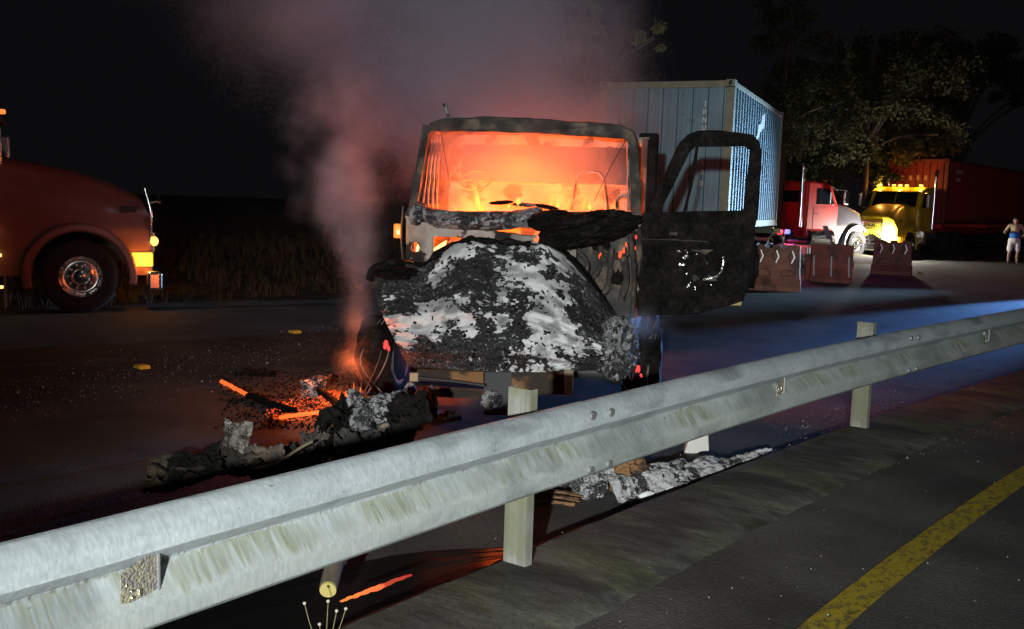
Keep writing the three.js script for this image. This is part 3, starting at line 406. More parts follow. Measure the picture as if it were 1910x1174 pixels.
  const F1 = [1, 0.125, 0.01], F2 = [1, 0.105, 0.008]; fire(1045, 372, -2.3, 3.6, F1, 7); fire(1105, 376, -2.3, 2.6, F1, 7); fire(890, 395, -2.0, 15, F2, 10); fire(980, 318, -2.15, 9, F2, 14); fire(835, 455, -1.62, 3.4, F1); fire(967, 378, -1.5, 0.4, F1, 1);
}

// ---------------------------------------------------------------- shipping containers
const font = await new FontLoader().loadAsync('fonts/droid/droid_sans_bold.typeface.json');
function container(name, label, L, c, at, turn, group) {
  const g = thing(name, label, 'container', at, turn, group), w = 2.438, h = 2.591;
  const paint = tex(1024, 512, (u, v) => { const k = 1 + 0.22 * (tf(u, v, 20, 6, c.seed, 5) - 0.5) + 0.16 * (tn(u, v, 300, 3, c.seed + 2) - 0.5), r = 0.35 * smooth(tf(u, v, 90, 24, c.seed + 4, 4), 0.74, 0.82); return [lerp(c.rgb[0] * k, 0.3, r), lerp(c.rgb[1] * k, 0.2, r), lerp(c.rgb[2] * k, 0.14, r)]; }, true);
  const mat = M(0xffffff, 0.5, 0.1, { map: paint, side: THREE.DoubleSide }), fr = M(0xffffff, 0.55, 0.1, { map: tex(256, 256, (u, v) => { const k = 1 + 0.3 * (tf(u, v, 8, 8, c.seed + 8, 5) - 0.5); return c.frame.map((q) => q * k); }, true) });
  const corr = (len, narrow, period = 0.278, dep = 0.055) => { const pts = [], n = Math.max(1, Math.round(len / period)), p = len / n; for (let i = 0; i < n; i++) for (const [a, d] of narrow ? [[0, 0], [0.8, 0], [0.84, -dep], [0.93, -dep], [0.97, 0]] : [[0, 0], [0.28, 0], [0.46, -dep], [0.8, -dep]]) pts.push([(i + a) * p, d]); pts.push([len, 0]); return pts; };
  const wall = (len, hh, y0, narrow) => { const pts = corr(len, narrow), pos = [], uv = [], id = []; pts.forEach(([x, d], i) => { if (i < pts.length - 1) { const b = pos.length / 3, [x2, d2] = pts[i + 1]; pos.push(x, y0, d, x2, y0, d2, x2, y0 + hh, d2, x, y0 + hh, d); uv.push(x / 6, 0, x2 / 6, 0, x2 / 6, 1, x / 6, 1); id.push(b, b + 1, b + 2, b, b + 2, b + 3); } }); const q = new THREE.BufferGeometry(); q.setAttribute('position', new THREE.Float32BufferAttribute(pos, 3)); q.setAttribute('uv', new THREE.Float32BufferAttribute(uv, 2)); q.setIndex(id); q.computeVertexNormals(); return q; };
  const e = 0.16, top = h - 0.13;
  mesh('end_wall', wall(w - 2 * e + 0.04, top - 0.13, 0.15, true).translate(-(w - 2 * e + 0.04) / 2, 0, -0.02), mat, g);
  mesh('end_wall', wall(w - 2 * e + 0.04, top - 0.13, 0.15).rotateY(Math.PI).translate((w - 2 * e + 0.04) / 2, 0, -L + 0.02), mat, g);
  mesh('side_wall', wall(L - 0.3, top - 0.13, 0.15).rotateY(Math.PI / 2).translate(w / 2 - 0.012, 0, -0.15), mat, g);
  mesh('side_wall', wall(L - 0.3, top - 0.13, 0.15).rotateY(-Math.PI / 2).translate(-w / 2 + 0.012, 0, -L + 0.15), mat, g);
  mesh('roof', wall(L - 0.2, w - 0.1, -(w - 0.1) / 2).rotateY(Math.PI / 2).rotateZ(Math.PI / 2).translate(0, h - 0.03, -0.1), mat, g);
  mesh('floor', bx(w - 0.06, 0.06, L - 0.1, 0, 0.1, -L / 2), fr, g);
  for (const sx of [-1, 1]) for (const z of [0, -L]) {
    mesh('corner_post', boxUV(bx(0.15, h - 0.26, 0.12, sx * (w / 2 - 0.075), h / 2, z + (z ? 0.06 : -0.06), 0.01)), fr, g);
    for (const y of [0.06, h - 0.06]) mesh('corner_casting', boxUV(ext([[-0.081, -0.06], [0.081, -0.06], [0.081, 0.06], [-0.081, 0.06]], 0.17, 0.008, [Array.from({ length: 12 }, (_, i) => [0.032 * Math.cos(i / 12 * 6.283), 0.04 * Math.sin(i / 12 * 6.283)])]).translate(sx * (w / 2 - 0.081), y, z ? z - 0.004 : -0.166)), fr, g);
  }
  for (const z of [-0.05, -L + 0.05]) { mesh('top_rail', boxUV(bx(w - 0.33, 0.12, 0.09, 0, h - 0.075, z, 0.01)), fr, g); mesh('bottom_rail', boxUV(bx(w - 0.33, 0.13, 0.1, 0, 0.08, z, 0.01)), fr, g); }
  for (const sx of [-1, 1]) { mesh('top_rail', boxUV(bx(0.07, 0.09, L - 0.36, sx * (w / 2 - 0.04), h - 0.07, -L / 2, 0.01)), fr, g); mesh('bottom_rail', boxUV(bx(0.06, 0.14, L - 0.36, sx * (w / 2 - 0.04), 0.08, -L / 2, 0.01)), fr, g); }
  return g;
}
const letters = (txt, size, mat, parent, x, y, z, ry = 0, name = 'lettering') => { const t = new TextGeometry(txt, { font, size, depth: 0.003, curveSegments: 4 }); t.computeBoundingBox(); t.translate(-(t.boundingBox.max.x + t.boundingBox.min.x) / 2, 0, 0); const m = mesh(name, t, mat, parent); m.position.set(x, y, z); m.rotation.y = ry; return m; };
const M_white = M([0.72, 0.74, 0.76], 0.6);
const CONTAINER_MID = new V3();
// skeletal trailer under a container
function trailer(name, label, L, deck, at, turn, paint, group) {
  const g = thing(name, label, 'trailer', at, turn, group), m = M(paint, 0.5, 0.2), m2 = M([0.06, 0.06, 0.065], 0.6, 0.3);
  for (const s of [-1, 1]) mesh('frame_rail', bx(0.12, 0.28, L - 0.4, s * 0.45, deck - 0.32, -L / 2, 0.01), m, g);
  for (const z of [-0.12, -L / 2, -L + 0.12]) mesh('bolster', bx(2.3, 0.16, 0.2, 0, deck - 0.09, z, 0.01), m, g);
  for (const s of [-1, 1]) mesh('landing_leg', merge([bx(0.11, deck - 0.35, 0.11, s * 0.65, (deck - 0.35) / 2 + 0.02, -1.6), bx(0.24, 0.03, 0.24, s * 0.65, 0.016, -1.6)]), m2, g);
  for (const z of [-L + 1.2, -L + 2.5]) { for (const s of [-1, 1]) { const w = mesh('wheel', cyl(0.5, 0.5, 0.5, s * 0.95, 0.5, z, 'x', 32), M_rubber, g); mesh('rim', cyl(0.3, 0.26, 0.06, s * 1.2, 0.5, z, 'x', 24), m2, w); } mesh('axle', cyl(0.07, 0.07, 1.8, 0, 0.5, z, 'x'), m2, g); }
  for (const s of [-1, 1]) { const b = mesh('rear_lamp', bx(0.3, 0.1, 0.04, s * 0.9, deck - 0.32, -L - 0.02), M([0.4, 0.02, 0.02], 0.4), g); }
  return g;
}
{
  const near = atD(1356, 425, 17.0), turn = THREE.MathUtils.degToRad(-23), DECK = 1.32 + FAR_Y;
  const u = new V3(0, 0, 1).applyAxisAngle(new V3(0, 1, 0), turn), x = new V3(1, 0, 0).applyAxisAngle(new V3(0, 1, 0), turn);
  const c0 = new V3(near.x, DECK, near.z).addScaledVector(x, -1.219);
  const g = container('shipping_container', 'pale blue-grey shipping container standing behind the burning cab', 6.06, { rgb: [0.45, 0.58, 0.64], frame: [0.55, 0.56, 0.48], seed: 401 }, c0, turn, undefined);
  CONTAINER_MID.copy(c0).addScaledVector(u, -2.2).addScaledVector(x, 1.22).setY(1.75);
  const chars = [['I', 0], ['R', 1], ['N', 2], ['U', 3], ['1', 4.1], ['1', 7.5], ['4', 8.6], ['0', 10]];
  for (const [ch, k] of chars) letters(ch, 0.095, M_white, g, 0.72, 2.13 - k * 0.138, -0.012);
  const lg = mesh('logo', ext([[0, 0], [0.35, 0.3], [0.42, 0.5], [0.75, 0.55], [0.8, 0.72], [1.2, 0.85], [1.2, 0.5], [0.85, 0.42], [0.62, 0.3], [0.3, 0.1]], 0.004), M_white, g); lg.position.set(1.219, 1.62, -2.3); lg.rotation.y = Math.PI / 2; lg.scale.set(0.95, 0.85, 1);
  const tr = trailer('container_trailer', 'dark skeletal trailer carrying the pale blue-grey container', 6.3, 1.32 - 0.012, c0.clone().setY(FAR_Y).addScaledVector(u, 0.1), turn, [0.09, 0.085, 0.06]);
  mesh('mudguard', bx(0.9, 0.1, 0.05, 0.85, 1.2, -6.3), M([0.5, 0.42, 0.2], 0.7), tr);
}

// ---------------------------------------------------------------- conventional tractor units
function tractor(name, label, o, at, heading) {
  const g = thing(name, label, 'truck', at, Math.atan2(heading.x, heading.z));
  const body = new THREE.MeshPhysicalMaterial({ color: col(o.paint), roughness: 0.42, clearcoat: 0.35, clearcoatRoughness: 0.2, side: THREE.DoubleSide, map: tex(256, 256, (u, v) => { const k = 0.9 + 0.25 * (tf(u, v, 6, 6, o.seed, 5) - 0.5); return [k, k, k]; }, true) }), cabM = o.cabPaint ? new THREE.MeshPhysicalMaterial({ color: col(o.cabPaint), roughness: 0.5, clearcoat: 0.3 }) : body;
  const wheelR = 0.5, N = 26;
  // hood with wheel arches, slightly tapered to the nose
  const arch = []; for (let i = 0; i <= N; i++) { const a = Math.PI * (1.06 - 1.12 * i / N); arch.push([0.6 * Math.cos(a), 0.5 + 0.6 * Math.sin(a)]); }
  const hp = [[-1.02, 0.62], ...arch.map(([z, y]) => [z, Math.max(y, 0.44)]), [1.0, 0.5], [1.12, 0.62], [1.12, 0.95], [1.06, 1.3], [0.92, 1.46], [0.6, 1.6], [0.2, 1.72], [-0.3, 1.82], [-0.8, 1.87], [-1.02, 1.9]];
  const topAt = new THREE.CatmullRomCurve3([[-1.04, 2.1], [-0.6, 2.04], [-0.1, 1.95], [0.3, 1.83], [0.6, 1.71], [0.8, 1.6], [0.9, 1.42], [0.94, 1.1]].map(([z, y]) => new V3(z, y, 0)));
  const topY = (z) => { let a = 0, b = 1; for (let i = 0; i < 24; i++) { const m = (a + b) / 2; if (topAt.getPoint(m).x < z) a = m; else b = m; } return topAt.getPoint(a).y; };
  const hoodG = grid(110, 64, (u, v) => {
    const nose = smooth(u, 0.94, 1), z = lerp(-1.04, 0.94, Math.min(1, u / 0.95)), yt = topY(z), th = Math.PI * v, c = Math.cos(th), sn = Math.sin(th), n = 2 / 5.5;
    let y = 0.46 + (yt - 0.46) * Math.pow(sn, n), x = Math.sign(c) * Math.pow(Math.abs(c), n) * (0.99 - 0.06 * smooth(z, 0.3, 0.94)) * (1 - 0.2 * smooth(y, 1.2, 1.9));
    x *= 1 - 0.03 * smooth(y, 1.18, 1.24);                                   // crease above the fender
    const dz = Math.abs(z), lo = dz < 0.6 ? 0.5 + Math.sqrt(0.36 - z * z) : 0.5; y = Math.max(y, lo);
    if (nose > 0) { x = lerp(x, 0, nose * 0.999); y = lerp(y, 0.9, nose * 0.999); }
    return new V3(x, y, z + 0.03 * Math.sin(nose * 3.14));
  }, (u, v) => [u * 2, v * 3]);
  const hood = mesh('hood', hoodG, body, g);
  for (const s of [-1, 1]) {
    const ring = []; for (let i = 0; i <= N; i++) { const a = Math.PI * (1.08 - 1.14 * i / N); ring.push([0.72 * Math.cos(a), 0.5 + 0.72 * Math.sin(a)]); } for (let i = N; i >= 0; i--) { const a = Math.PI * (1.08 - 1.14 * i / N); ring.push([0.61 * Math.cos(a), 0.5 + 0.61 * Math.sin(a)]); }
    mesh('fender', boxUV(side(ring, 0.3, 0.025).translate(s * 0.98, 0, 0)), body, g);
    mesh('vent', bx(0.012, 0.09, 0.22, s * 0.93, 1.42, 0.62), M_black, g);
  }
  mesh('cab', boxUV(side([[-1.0, 0.72], [-0.99, 1.88], [-1.4, 2.62], [-1.6, 2.72], [-2.55, 2.76], [-2.62, 2.7], [-2.66, 0.72]], 2.0, 0.07)), cabM, g);
  // glass, 4 mm proud of the shell
  const ws = (x0, x1) => grid(1, 1, (u, v) => new V3(lerp(x0, x1, u) * lerp(1, 0.93, v), lerp(1.96, 2.56, v), lerp(-1.01, -1.345, v) + 0.012)); mesh('windshield', merge([ws(-0.86, -0.02), ws(0.02, 0.86)]), M_glassDark, g);
  for (const s of [-1, 1]) {
    const win = ext([[1.24, 1.94], [1.5, 2.5], [2.18, 2.52], [2.18, 1.94]].map(([z, y]) => [z, y]), 0.006).rotateY(Math.PI / 2).translate(s > 0 ? 1.0 : -1.006, 0, 0);
    const dr = mesh('door', boxUV(side([[-1.12, 0.85], [-1.12, 1.84], [-2.3, 1.84], [-2.3, 0.85]], 0.02, 0.004).translate(s * 1.001, 0, 0)), cabM, g);
    mesh('handle', bx(0.03, 0.03, 0.14, s * 1.02, 1.6, -2.15, 0.008), M_chrome, dr);
    mesh('side_window', win, M_glassDark, g);
    // mirror on its bracket
    const mr = mesh('mirror', bx(0.1, 0.5, 0.2, s * 1.32, 2.2, -1.0, 0.03), o.mirror || M_chrome, g);
    mesh('mirror_bracket', merge([tube([[s * 0.98, 2.5, -1.3], [s * 1.3, 2.48, -1.02]], 0.014, 4, 6), tube([[s * 0.98, 1.86, -1.1], [s * 1.3, 1.92, -1.0]], 0.014, 4, 6)]), M_chrome, mr);
    const st = mesh('exhaust_stack', merge([cyl(0.075, 0.075, 2.0, s * 0.92, 2.1, -2.86, 'y', 20), tube([[s * 0.92, 3.05, -2.86], [s * 0.92, 3.3, -2.88], [s * 0.92, 3.42, -3.0]], 0.07, 10, 14)]), M_chrome, g);
    const tk = mesh('fuel_tank', cyl(0.33, 0.33, 1.2, s * 0.92, 0.72, -1.95, 'z', 28), M_chrome, g);
    mesh('tank_step', bx(0.16, 0.03, 1.1, s * 1.22, 0.6, -1.95, 0.006), M_steelDark, tk);
    for (const [z, name2] of [[-0.82, 'mudflap']]) mesh(name2, bx(0.42, 0.42, 0.02, s * 0.98, 0.3, z - 0.1, 0.006), o.flap || M_rubber, g);
    const hl = mesh('headlight', bx(0.4, 0.3, 0.07, s * 0.64, 0.96, 0.95, 0.04), o.headlight ? glow([1, 0.97, 0.86], o.headlight, [0.8, 0.8, 0.8]) : M([0.6, 0.6, 0.58], 0.1, 0.3), g);
    if (o.beam) { const L = new THREE.PointLight(lin(1, 0.95, 0.84), o.beam); L.name = 'headlight_beam'; L.position.set(s * 0.62, 0.9, 1.24); L.shadow.radius = 5; L.castShadow = true; g.add(L); }
    const sl = mesh('corner_lamp', bx(0.1, 0.2, 0.28, s * 0.93, 0.72, 0.8, 0.02), o.corner ? glow([1, 0.34, 0.03], o.corner) : M([0.5, 0.16, 0.02], 0.3), g);
    if (o.cornerLight) { const L = new THREE.PointLight(lin(1, 0.36, 0.05), o.cornerLight); L.position.set(s * 1.12, 0.7, 0.82); L.castShadow = true; g.add(L); }
    if (o.sideMarkers) for (const [y, z, w] of [[1.1, -1.16, 0.36], [0.78, -1.16, 0.42], [0.36, -1.16, 0.44]]) mesh('side_marker_lamp', bx(0.02, 0.04, w, s * 1.08, y, z, 0.006), glow([1, 0.62, 0.16], o.sideMarkers), g);
  }
  mesh('rear_window', bx(1.2, 0.42, 0.012, 0, 2.2, -2.662), M_glassDark, g);
  mesh('bumper', bx(2.2, 0.3, 0.22, 0, 0.42, 0.95, 0.06), o.bumper || M_chrome, g);
  mesh('grille_frame', ext([[-0.42, 0.66], [0.42, 0.66], [0.4, 1.36], [-0.4, 1.36]], 0.03, 0.008, [[[-0.37, 0.7], [0.37, 0.7], [0.355, 1.32], [-0.355, 1.32]]]).translate(0, 0, 0.94), M_chrome, g);
  for (let i = 0; i < 9; i++) mesh('grille_bar', bx(0.018, 0.62, 0.03, -0.32 + i * 0.08, 1.01, 0.96), M_chrome, g);
  const visor = mesh('sun_visor', ext([[-0.95, 0], [0.95, 0], [0.95, 0.03], [-0.95, 0.03]], 0.3, 0.004).rotateX(0.3).translate(0, 2.62, -1.5), body, g);
  for (let i = 0; i < 5; i++) { const x = [-0.8, -0.25, 0, 0.25, 0.8][i]; const l = mesh('roof_lamp', bx(0.14, 0.07, 0.08, x, 2.79, -1.6, 0.02), o.roof ? glow([1, 0.42, 0.05], o.roof) : M([0.4, 0.15, 0.02], 0.4), g); if (o.roofLight && i % 2 === 0) { const L = new THREE.PointLight(lin(1, 0.4, 0.06), o.roofLight); L.position.set(x, 2.82, -1.5); L.castShadow = true; g.add(L); } }
  if (o.visorLamp) { mesh('visor_lamp', bx(0.1, 0.06, 0.14, -0.9, 2.66, -0.93, 0.02), glow([1, 0.2, 0.04], 1.6), visor); mesh('visor_peak', bx(1.9, 0.06, 0.5, 0, 2.6, -1.18, 0.02), body, visor); }
  for (const s of [-1, 1]) mesh('frame_rail', bx(0.1, 0.26, 7.2, s * 0.43, 0.78, -2.6), M_steelDark, g);
  mesh('fifth_wheel', roughen(bx(0.95, 0.1, 0.8, 0, 1.0, -4.9, 0.02), 0.002, 3), M_steelDark, g);
  const wheelAt = (x, z, dual, steer) => {
    const w = mesh('wheel', (() => { const prof = [[0.28, -0.14], [0.36, -0.15], [0.46, -0.145], [0.5, -0.11], [0.5, 0.11], [0.46, 0.145], [0.36, 0.15], [0.28, 0.14]].map(([r, y]) => new V2(r, y * (dual ? 2 : 1))); return new THREE.LatheGeometry(prof, 44).rotateZ(Math.PI / 2).translate(x, wheelR, z); })(), M_rubber, g);
    const s = Math.sign(x);
    mesh('rim', (() => { const prof = [[0.285, 0.14], [0.27, 0.1], [0.24, 0.07], [0.2, 0.06], [0.13, 0.085], [0.09, 0.12], [0.085, 0.17], [0.0, 0.18]].map(([r, y]) => new V2(r, y * (steer ? 1 : -0.6) + (dual ? 0.12 : 0))); const q = new THREE.LatheGeometry(prof.reverse(), 40); q.rotateZ(-Math.PI / 2 * s); return q.translate(x, wheelR, z); })(), o.rim || M_chrome, w);
    const nuts = []; for (let i = 0; i < 10; i++) { const a = i / 10 * 6.283; nuts.push(cyl(0.016, 0.018, 0.05, x + s * (steer ? 0.1 : 0.1), wheelR + 0.165 * Math.sin(a), z + 0.165 * Math.cos(a), 'x', 8)); } mesh('wheel_nuts', merge(nuts), o.rim || M_chrome, w);
  };
  for (const s of [-1, 1]) { wheelAt(s * 1.0, 0, false, true); for (const z of [-4.3, -5.6]) wheelAt(s * 0.88, z, true, false); }
  for (const s of [-1, 1]) mesh('rear_mudflap', bx(0.6, 0.6, 0.02, s * 0.88, 0.45, -6.25), M_rubber, g);
  for (const s of [-1, 1]) { mesh('tail_lamp', bx(0.2, 0.12, 0.04, s * 0.55, 0.95, -6.24, 0.01), o.tail ? glow([1, 0.03, 0.02], o.tail) : M([0.3, 0.01, 0.01], 0.4), g); if (o.tailLight) { const L = new THREE.PointLight(lin(1, 0.03, 0.025), o.tailLight); L.position.set(s * 0.55, 0.98, -6.1); L.castShadow = true; g.add(L); } }
  return g;
}
{ // truck passing on the left
  const w = onY(152, 582, FAR_Y), head = new V3(0.9, 0, -0.43).normalize(), right = new V3(-head.z, 0, head.x); // its right-hand side faces us
  const at = w.clone().addScaledVector(right, -1.0).setY(FAR_Y);
  const t = tractor('passing_truck', 'dull red long-nosed truck with lit amber lamps on the far lane beside the grass', { paint: [0.34, 0.14, 0.125], seed: 501, visorLamp: true, corner: 2.6, cornerLight: 0.5, sideMarkers: 2.4, roof: 2.0, flap: M([0.3, 0.33, 0.36], 0.7), rim: M([0.7, 0.7, 0.7], 0.22, 1) }, at, head);
  // hood mirror on a chrome pole at the right front corner: local -x is the right side when +z is forward
  const s = -1; const pole = mesh('hood_mirror', merge([tube([[s * 0.96, 0.98, 0.9], [s * 0.98, 1.35, 0.92], [s * 0.96, 1.72, 0.84]], 0.022, 14, 8), tube([[s * 0.98, 1.52, 0.9], [s * 1.0, 1.54, 1.0]], 0.012, 4, 6), cyl(0.08, 0.06, 0.04, s * 1.0, 1.58, 1.02, 'z', 18)]), M_chrome, t);
  mesh('pole_lamp', new THREE.SphereGeometry(0.055, 16, 12).scale(0.8, 1.2, 1).translate(s * 0.97, 0.98, 0.96), glow([1, 0.5, 0.1], 3), t);
}
{ // tractor with the red cab beyond the barriers
  const w = onY(1592, 480, FAR_Y), head = new V3(0.86, 0, -0.5).normalize(), right = new V3(-head.z, 0, head.x);
  tractor('red_cab_tractor', 'tractor unit with red cab and grey hood parked behind the plastic barriers', { paint: [0.1, 0.1, 0.12], cabPaint: [0.55, 0.02, 0.02], seed: 511, tail: 2.5, tailLight: 1.2 }, w.clone().addScaledVector(right, -1.0).setY(FAR_Y), head);
}
{ // yellow truck with its load
  const w = onY(1690, 483, FAR_Y), head = new V3(-0.66, 0, 0.75).normalize(), left = new V3(head.z, 0, -head.x);
  const at = w.clone().addScaledVector(left, -1.0).setY(FAR_Y);
  tractor('yellow_truck', 'bright yellow truck with blazing headlights and amber roof lamps', { paint: [0.75, 0.58, 0.02], seed: 521, headlight: 14, beam: 55, corner: 3, roof: 4, roofLight: 2.6, mirror: M([0.6, 0.72, 0.7], 0.3, 0.5) }, at, head);
  const turn = Math.atan2(head.x, head.z), cAt = at.clone().addScaledVector(head, -3.35).setY(FAR_Y + 1.34);
  const g = container('shipping_container', 'dark red shipping container hauled by the yellow truck', 12.19, { rgb: [0.5, 0.15, 0.12], frame: [0.42, 0.2, 0.17], seed: 431 }, cAt, turn);
  const M_mark = M([0.55, 0.5, 0.48], 0.7);
  for (let i = 0; i < 2; i++) for (let k = 0; k < 4 - i; k++) mesh('marking', bx(0.004, 0.16, 0.12, 1.222, 2.1 - i * 0.3, -1.1 - k * 0.2), M_mark, g);
  for (let k = 0; k < 5; k++) mesh('marking', bx(0.12, 0.2, 0.004, -0.85 + k * 0.3, 1.82, -0.012), M([0.6, 0.35, 0.12], 0.7), g);
  trailer('container_trailer', 'red skeletal trailer carrying the dark red container', 12.4, 1.34 - 0.012, cAt.clone().setY(FAR_Y).addScaledVector(head, 0.1), turn, [0.6, 0.03, 0.03]);
}

// ---------------------------------------------------------------- plastic barriers
{
  const body = (rgb, s) => M(0xffffff, 0.62, 0, { map: tex(512, 512, (u, v) => { const k = 1 + 0.35 * (tf(u, v, 6, 8, s, 5) - 0.5), d = smooth(tf(u, v, 5, 5, s + 5, 5), 0.5, 0.75) * 0.5; return [lerp(rgb[0] * k, 0.25, d), lerp(rgb[1] * k, 0.2, d), lerp(rgb[2] * k, 0.18, d)]; }, true) });
  const M_strip = M([0.85, 0.86, 0.88], 0.3, 0.1);
  const solid = (px, py, turn, kind, rgb, s, label) => {
    const g = thing('plastic_barrier', label, 'barrier', onY(px, py, FAR_Y), turn, 'plastic road barriers'), m = body(rgb, s), core = m;
    if (kind === 'diamond') {
      const dia = (x) => [[x, 0.86], [x + 0.075, 0.72], [x, 0.57], [x - 0.075, 0.72]], arc = (x) => [[x - 0.13, 0.3], ...Array.from({ length: 9 }, (_, i) => [x - 0.13 * Math.cos(i / 8 * Math.PI), 0.34 + 0.1 * Math.sin(i / 8 * Math.PI)]), [x + 0.13, 0.3]];
      mesh('shell', boxUV(ext([[-0.52, 0.02], [0.52, 0.02], [0.5, 0.5], [0.48, 0.95], [0.26, 0.95], [0.22, 0.89], [0.1, 0.89], [0.08, 0.95], [-0.06, 0.95], [-0.1, 0.87], [-0.2, 0.87], [-0.24, 0.95], [-0.48, 0.95], [-0.5, 0.5]], 0.3, 0.03, [dia(-0.32), dia(0), dia(0.32), arc(-0.24), arc(0.24)]).translate(0, 0, -0.18)), m, g);
      mesh('core', bx(0.9, 0.84, 0.18, 0, 0.46, -0.03), core, g);
      mesh('base', boxUV(side([[-0.3, 0.0], [-0.3, 0.1], [-0.2, 0.26], [0.2, 0.26], [0.3, 0.1], [0.3, 0.0]], 1.06, 0.015)), m, g);
      for (const x of [-0.32, 0, 0.32]) mesh('reflective_strip', ext([[x + 0.012, 0.85], [x + 0.07, 0.72], [x + 0.012, 0.58], [x - 0.012, 0.585], [x + 0.04, 0.72], [x - 0.01, 0.845]], 0.004).translate(0, 0, 0.157), M_strip, g);
    } else {
      mesh('shell', boxUV(side([[-0.26, 0.0], [-0.26, 0.08], [-0.16, 0.34], [-0.12, 0.6], [-0.14, 0.9], [0.14, 0.9], [0.12, 0.6], [0.16, 0.34], [0.26, 0.08], [0.26, 0.0]], 0.96, 0.02)), m, g);
      mesh('end_block', boxUV(bx(0.12, 0.8, 0.34, -0.54, 0.42, 0, 0.03)), core, g);
      for (const x of [-0.4, 0.0, 0.4]) mesh('reflective_strip', tube([[x + 0.02, 0.14, 0.245], [x, 0.36, 0.17], [x - 0.01, 0.62, 0.135]], 0.018, 14, 6), M_strip, g);
      for (const x of [-0.57, -0.51]) mesh('reflective_strip', bx(0.035, 0.15, 0.01, x, 0.74, 0.176), M_strip, g);
    }
    return g;
  };
  solid(1444, 541, -0.28, 'diamond', [0.62, 0.42, 0.34], 601, 'dusty tan barrier with three diamond slots next to the open truck door');
  solid(1549, 526, -0.36, 'ribbed', [0.62, 0.3, 0.26], 611, 'reddish barrier with three tall white reflective strips');
  solid(1662, 512, -0.44, 'diamond', [0.4, 0.29, 0.22], 621, 'dark brown barrier in front of the yellow truck');
}

// ---------------------------------------------------------------- police motorcycle behind the barriers, with red and blue lamps
{
  const p = onY(1512, 512, FAR_Y), g = thing('police_motorcycle', 'parked motorcycle with lit red and blue lamps behind the barriers', 'motorcycle', p, 1.0);
  for (const z of [-0.72, 0.78]) { const w = mesh('wheel', new THREE.TorusGeometry(0.27, 0.055, 12, 36).rotateY(Math.PI / 2).translate(0, 0.325, z), M_rubber, g); mesh('rim', merge([cyl(0.06, 0.06, 0.12, 0, 0.325, z, 'x'), ...[0, 1, 2].map((k) => bx(0.02, 0.46, 0.03).rotateX(k * 1.047).translate(0, 0.325, z))]), M_chrome, w); }
  mesh('body', roughen(bx(0.3, 0.36, 0.9, 0, 0.62, 0, 0.1), 0.02, 3), M([0.5, 0.52, 0.55], 0.4), g);
  mesh('seat', bx(0.3, 0.1, 0.62, 0, 0.84, -0.4, 0.04), M_black, g);
  mesh('windscreen', grid(6, 6, (u, v) => new V3((u - 0.5) * 0.42 * (1 - 0.4 * v), 0.95 + v * 0.36, 0.52 - v * 0.16 - 0.1 * Math.pow(2 * u - 1, 2))), M([0.3, 0.32, 0.34], 0.1), g);
  mesh('handlebar', tube([[-0.38, 0.98, 0.3], [-0.2, 1.02, 0.42], [0.2, 1.02, 0.42], [0.38, 0.98, 0.3]], 0.014, 20, 8), M_chrome, g);
  mesh('fork', tube([[0, 0.95, 0.46], [0, 0.32, 0.78]], 0.03, 4, 8), M_chrome, g);
  mesh('pannier', merge([bx(0.2, 0.34, 0.45, 0.27, 0.62, -0.62, 0.04), bx(0.2, 0.34, 0.45, -0.27, 0.62, -0.62, 0.04)]), M([0.5, 0.52, 0.55], 0.4), g);
  mesh('lamp_mast', cyl(0.015, 0.015, 0.3, 0, 0.98, -0.78), M_chrome, g);
  for (const [x, c, k] of [[-0.32, [1, 0.03, 0.04], 5], [0.32, [0.06, 0.14, 1], 3]]) { mesh('strobe_lamp', bx(0.24, 0.12, 0.1, x, 1.1, -0.8, 0.03), glow(c, 3), g); const L = new THREE.PointLight(lin(...c), k); L.position.set(x, 1.28, -0.8); L.castShadow = true; g.add(L); }
  mesh('lamp_bar', bx(0.6, 0.03, 0.06, 0, 1.03, -0.8), M_black, g);
}
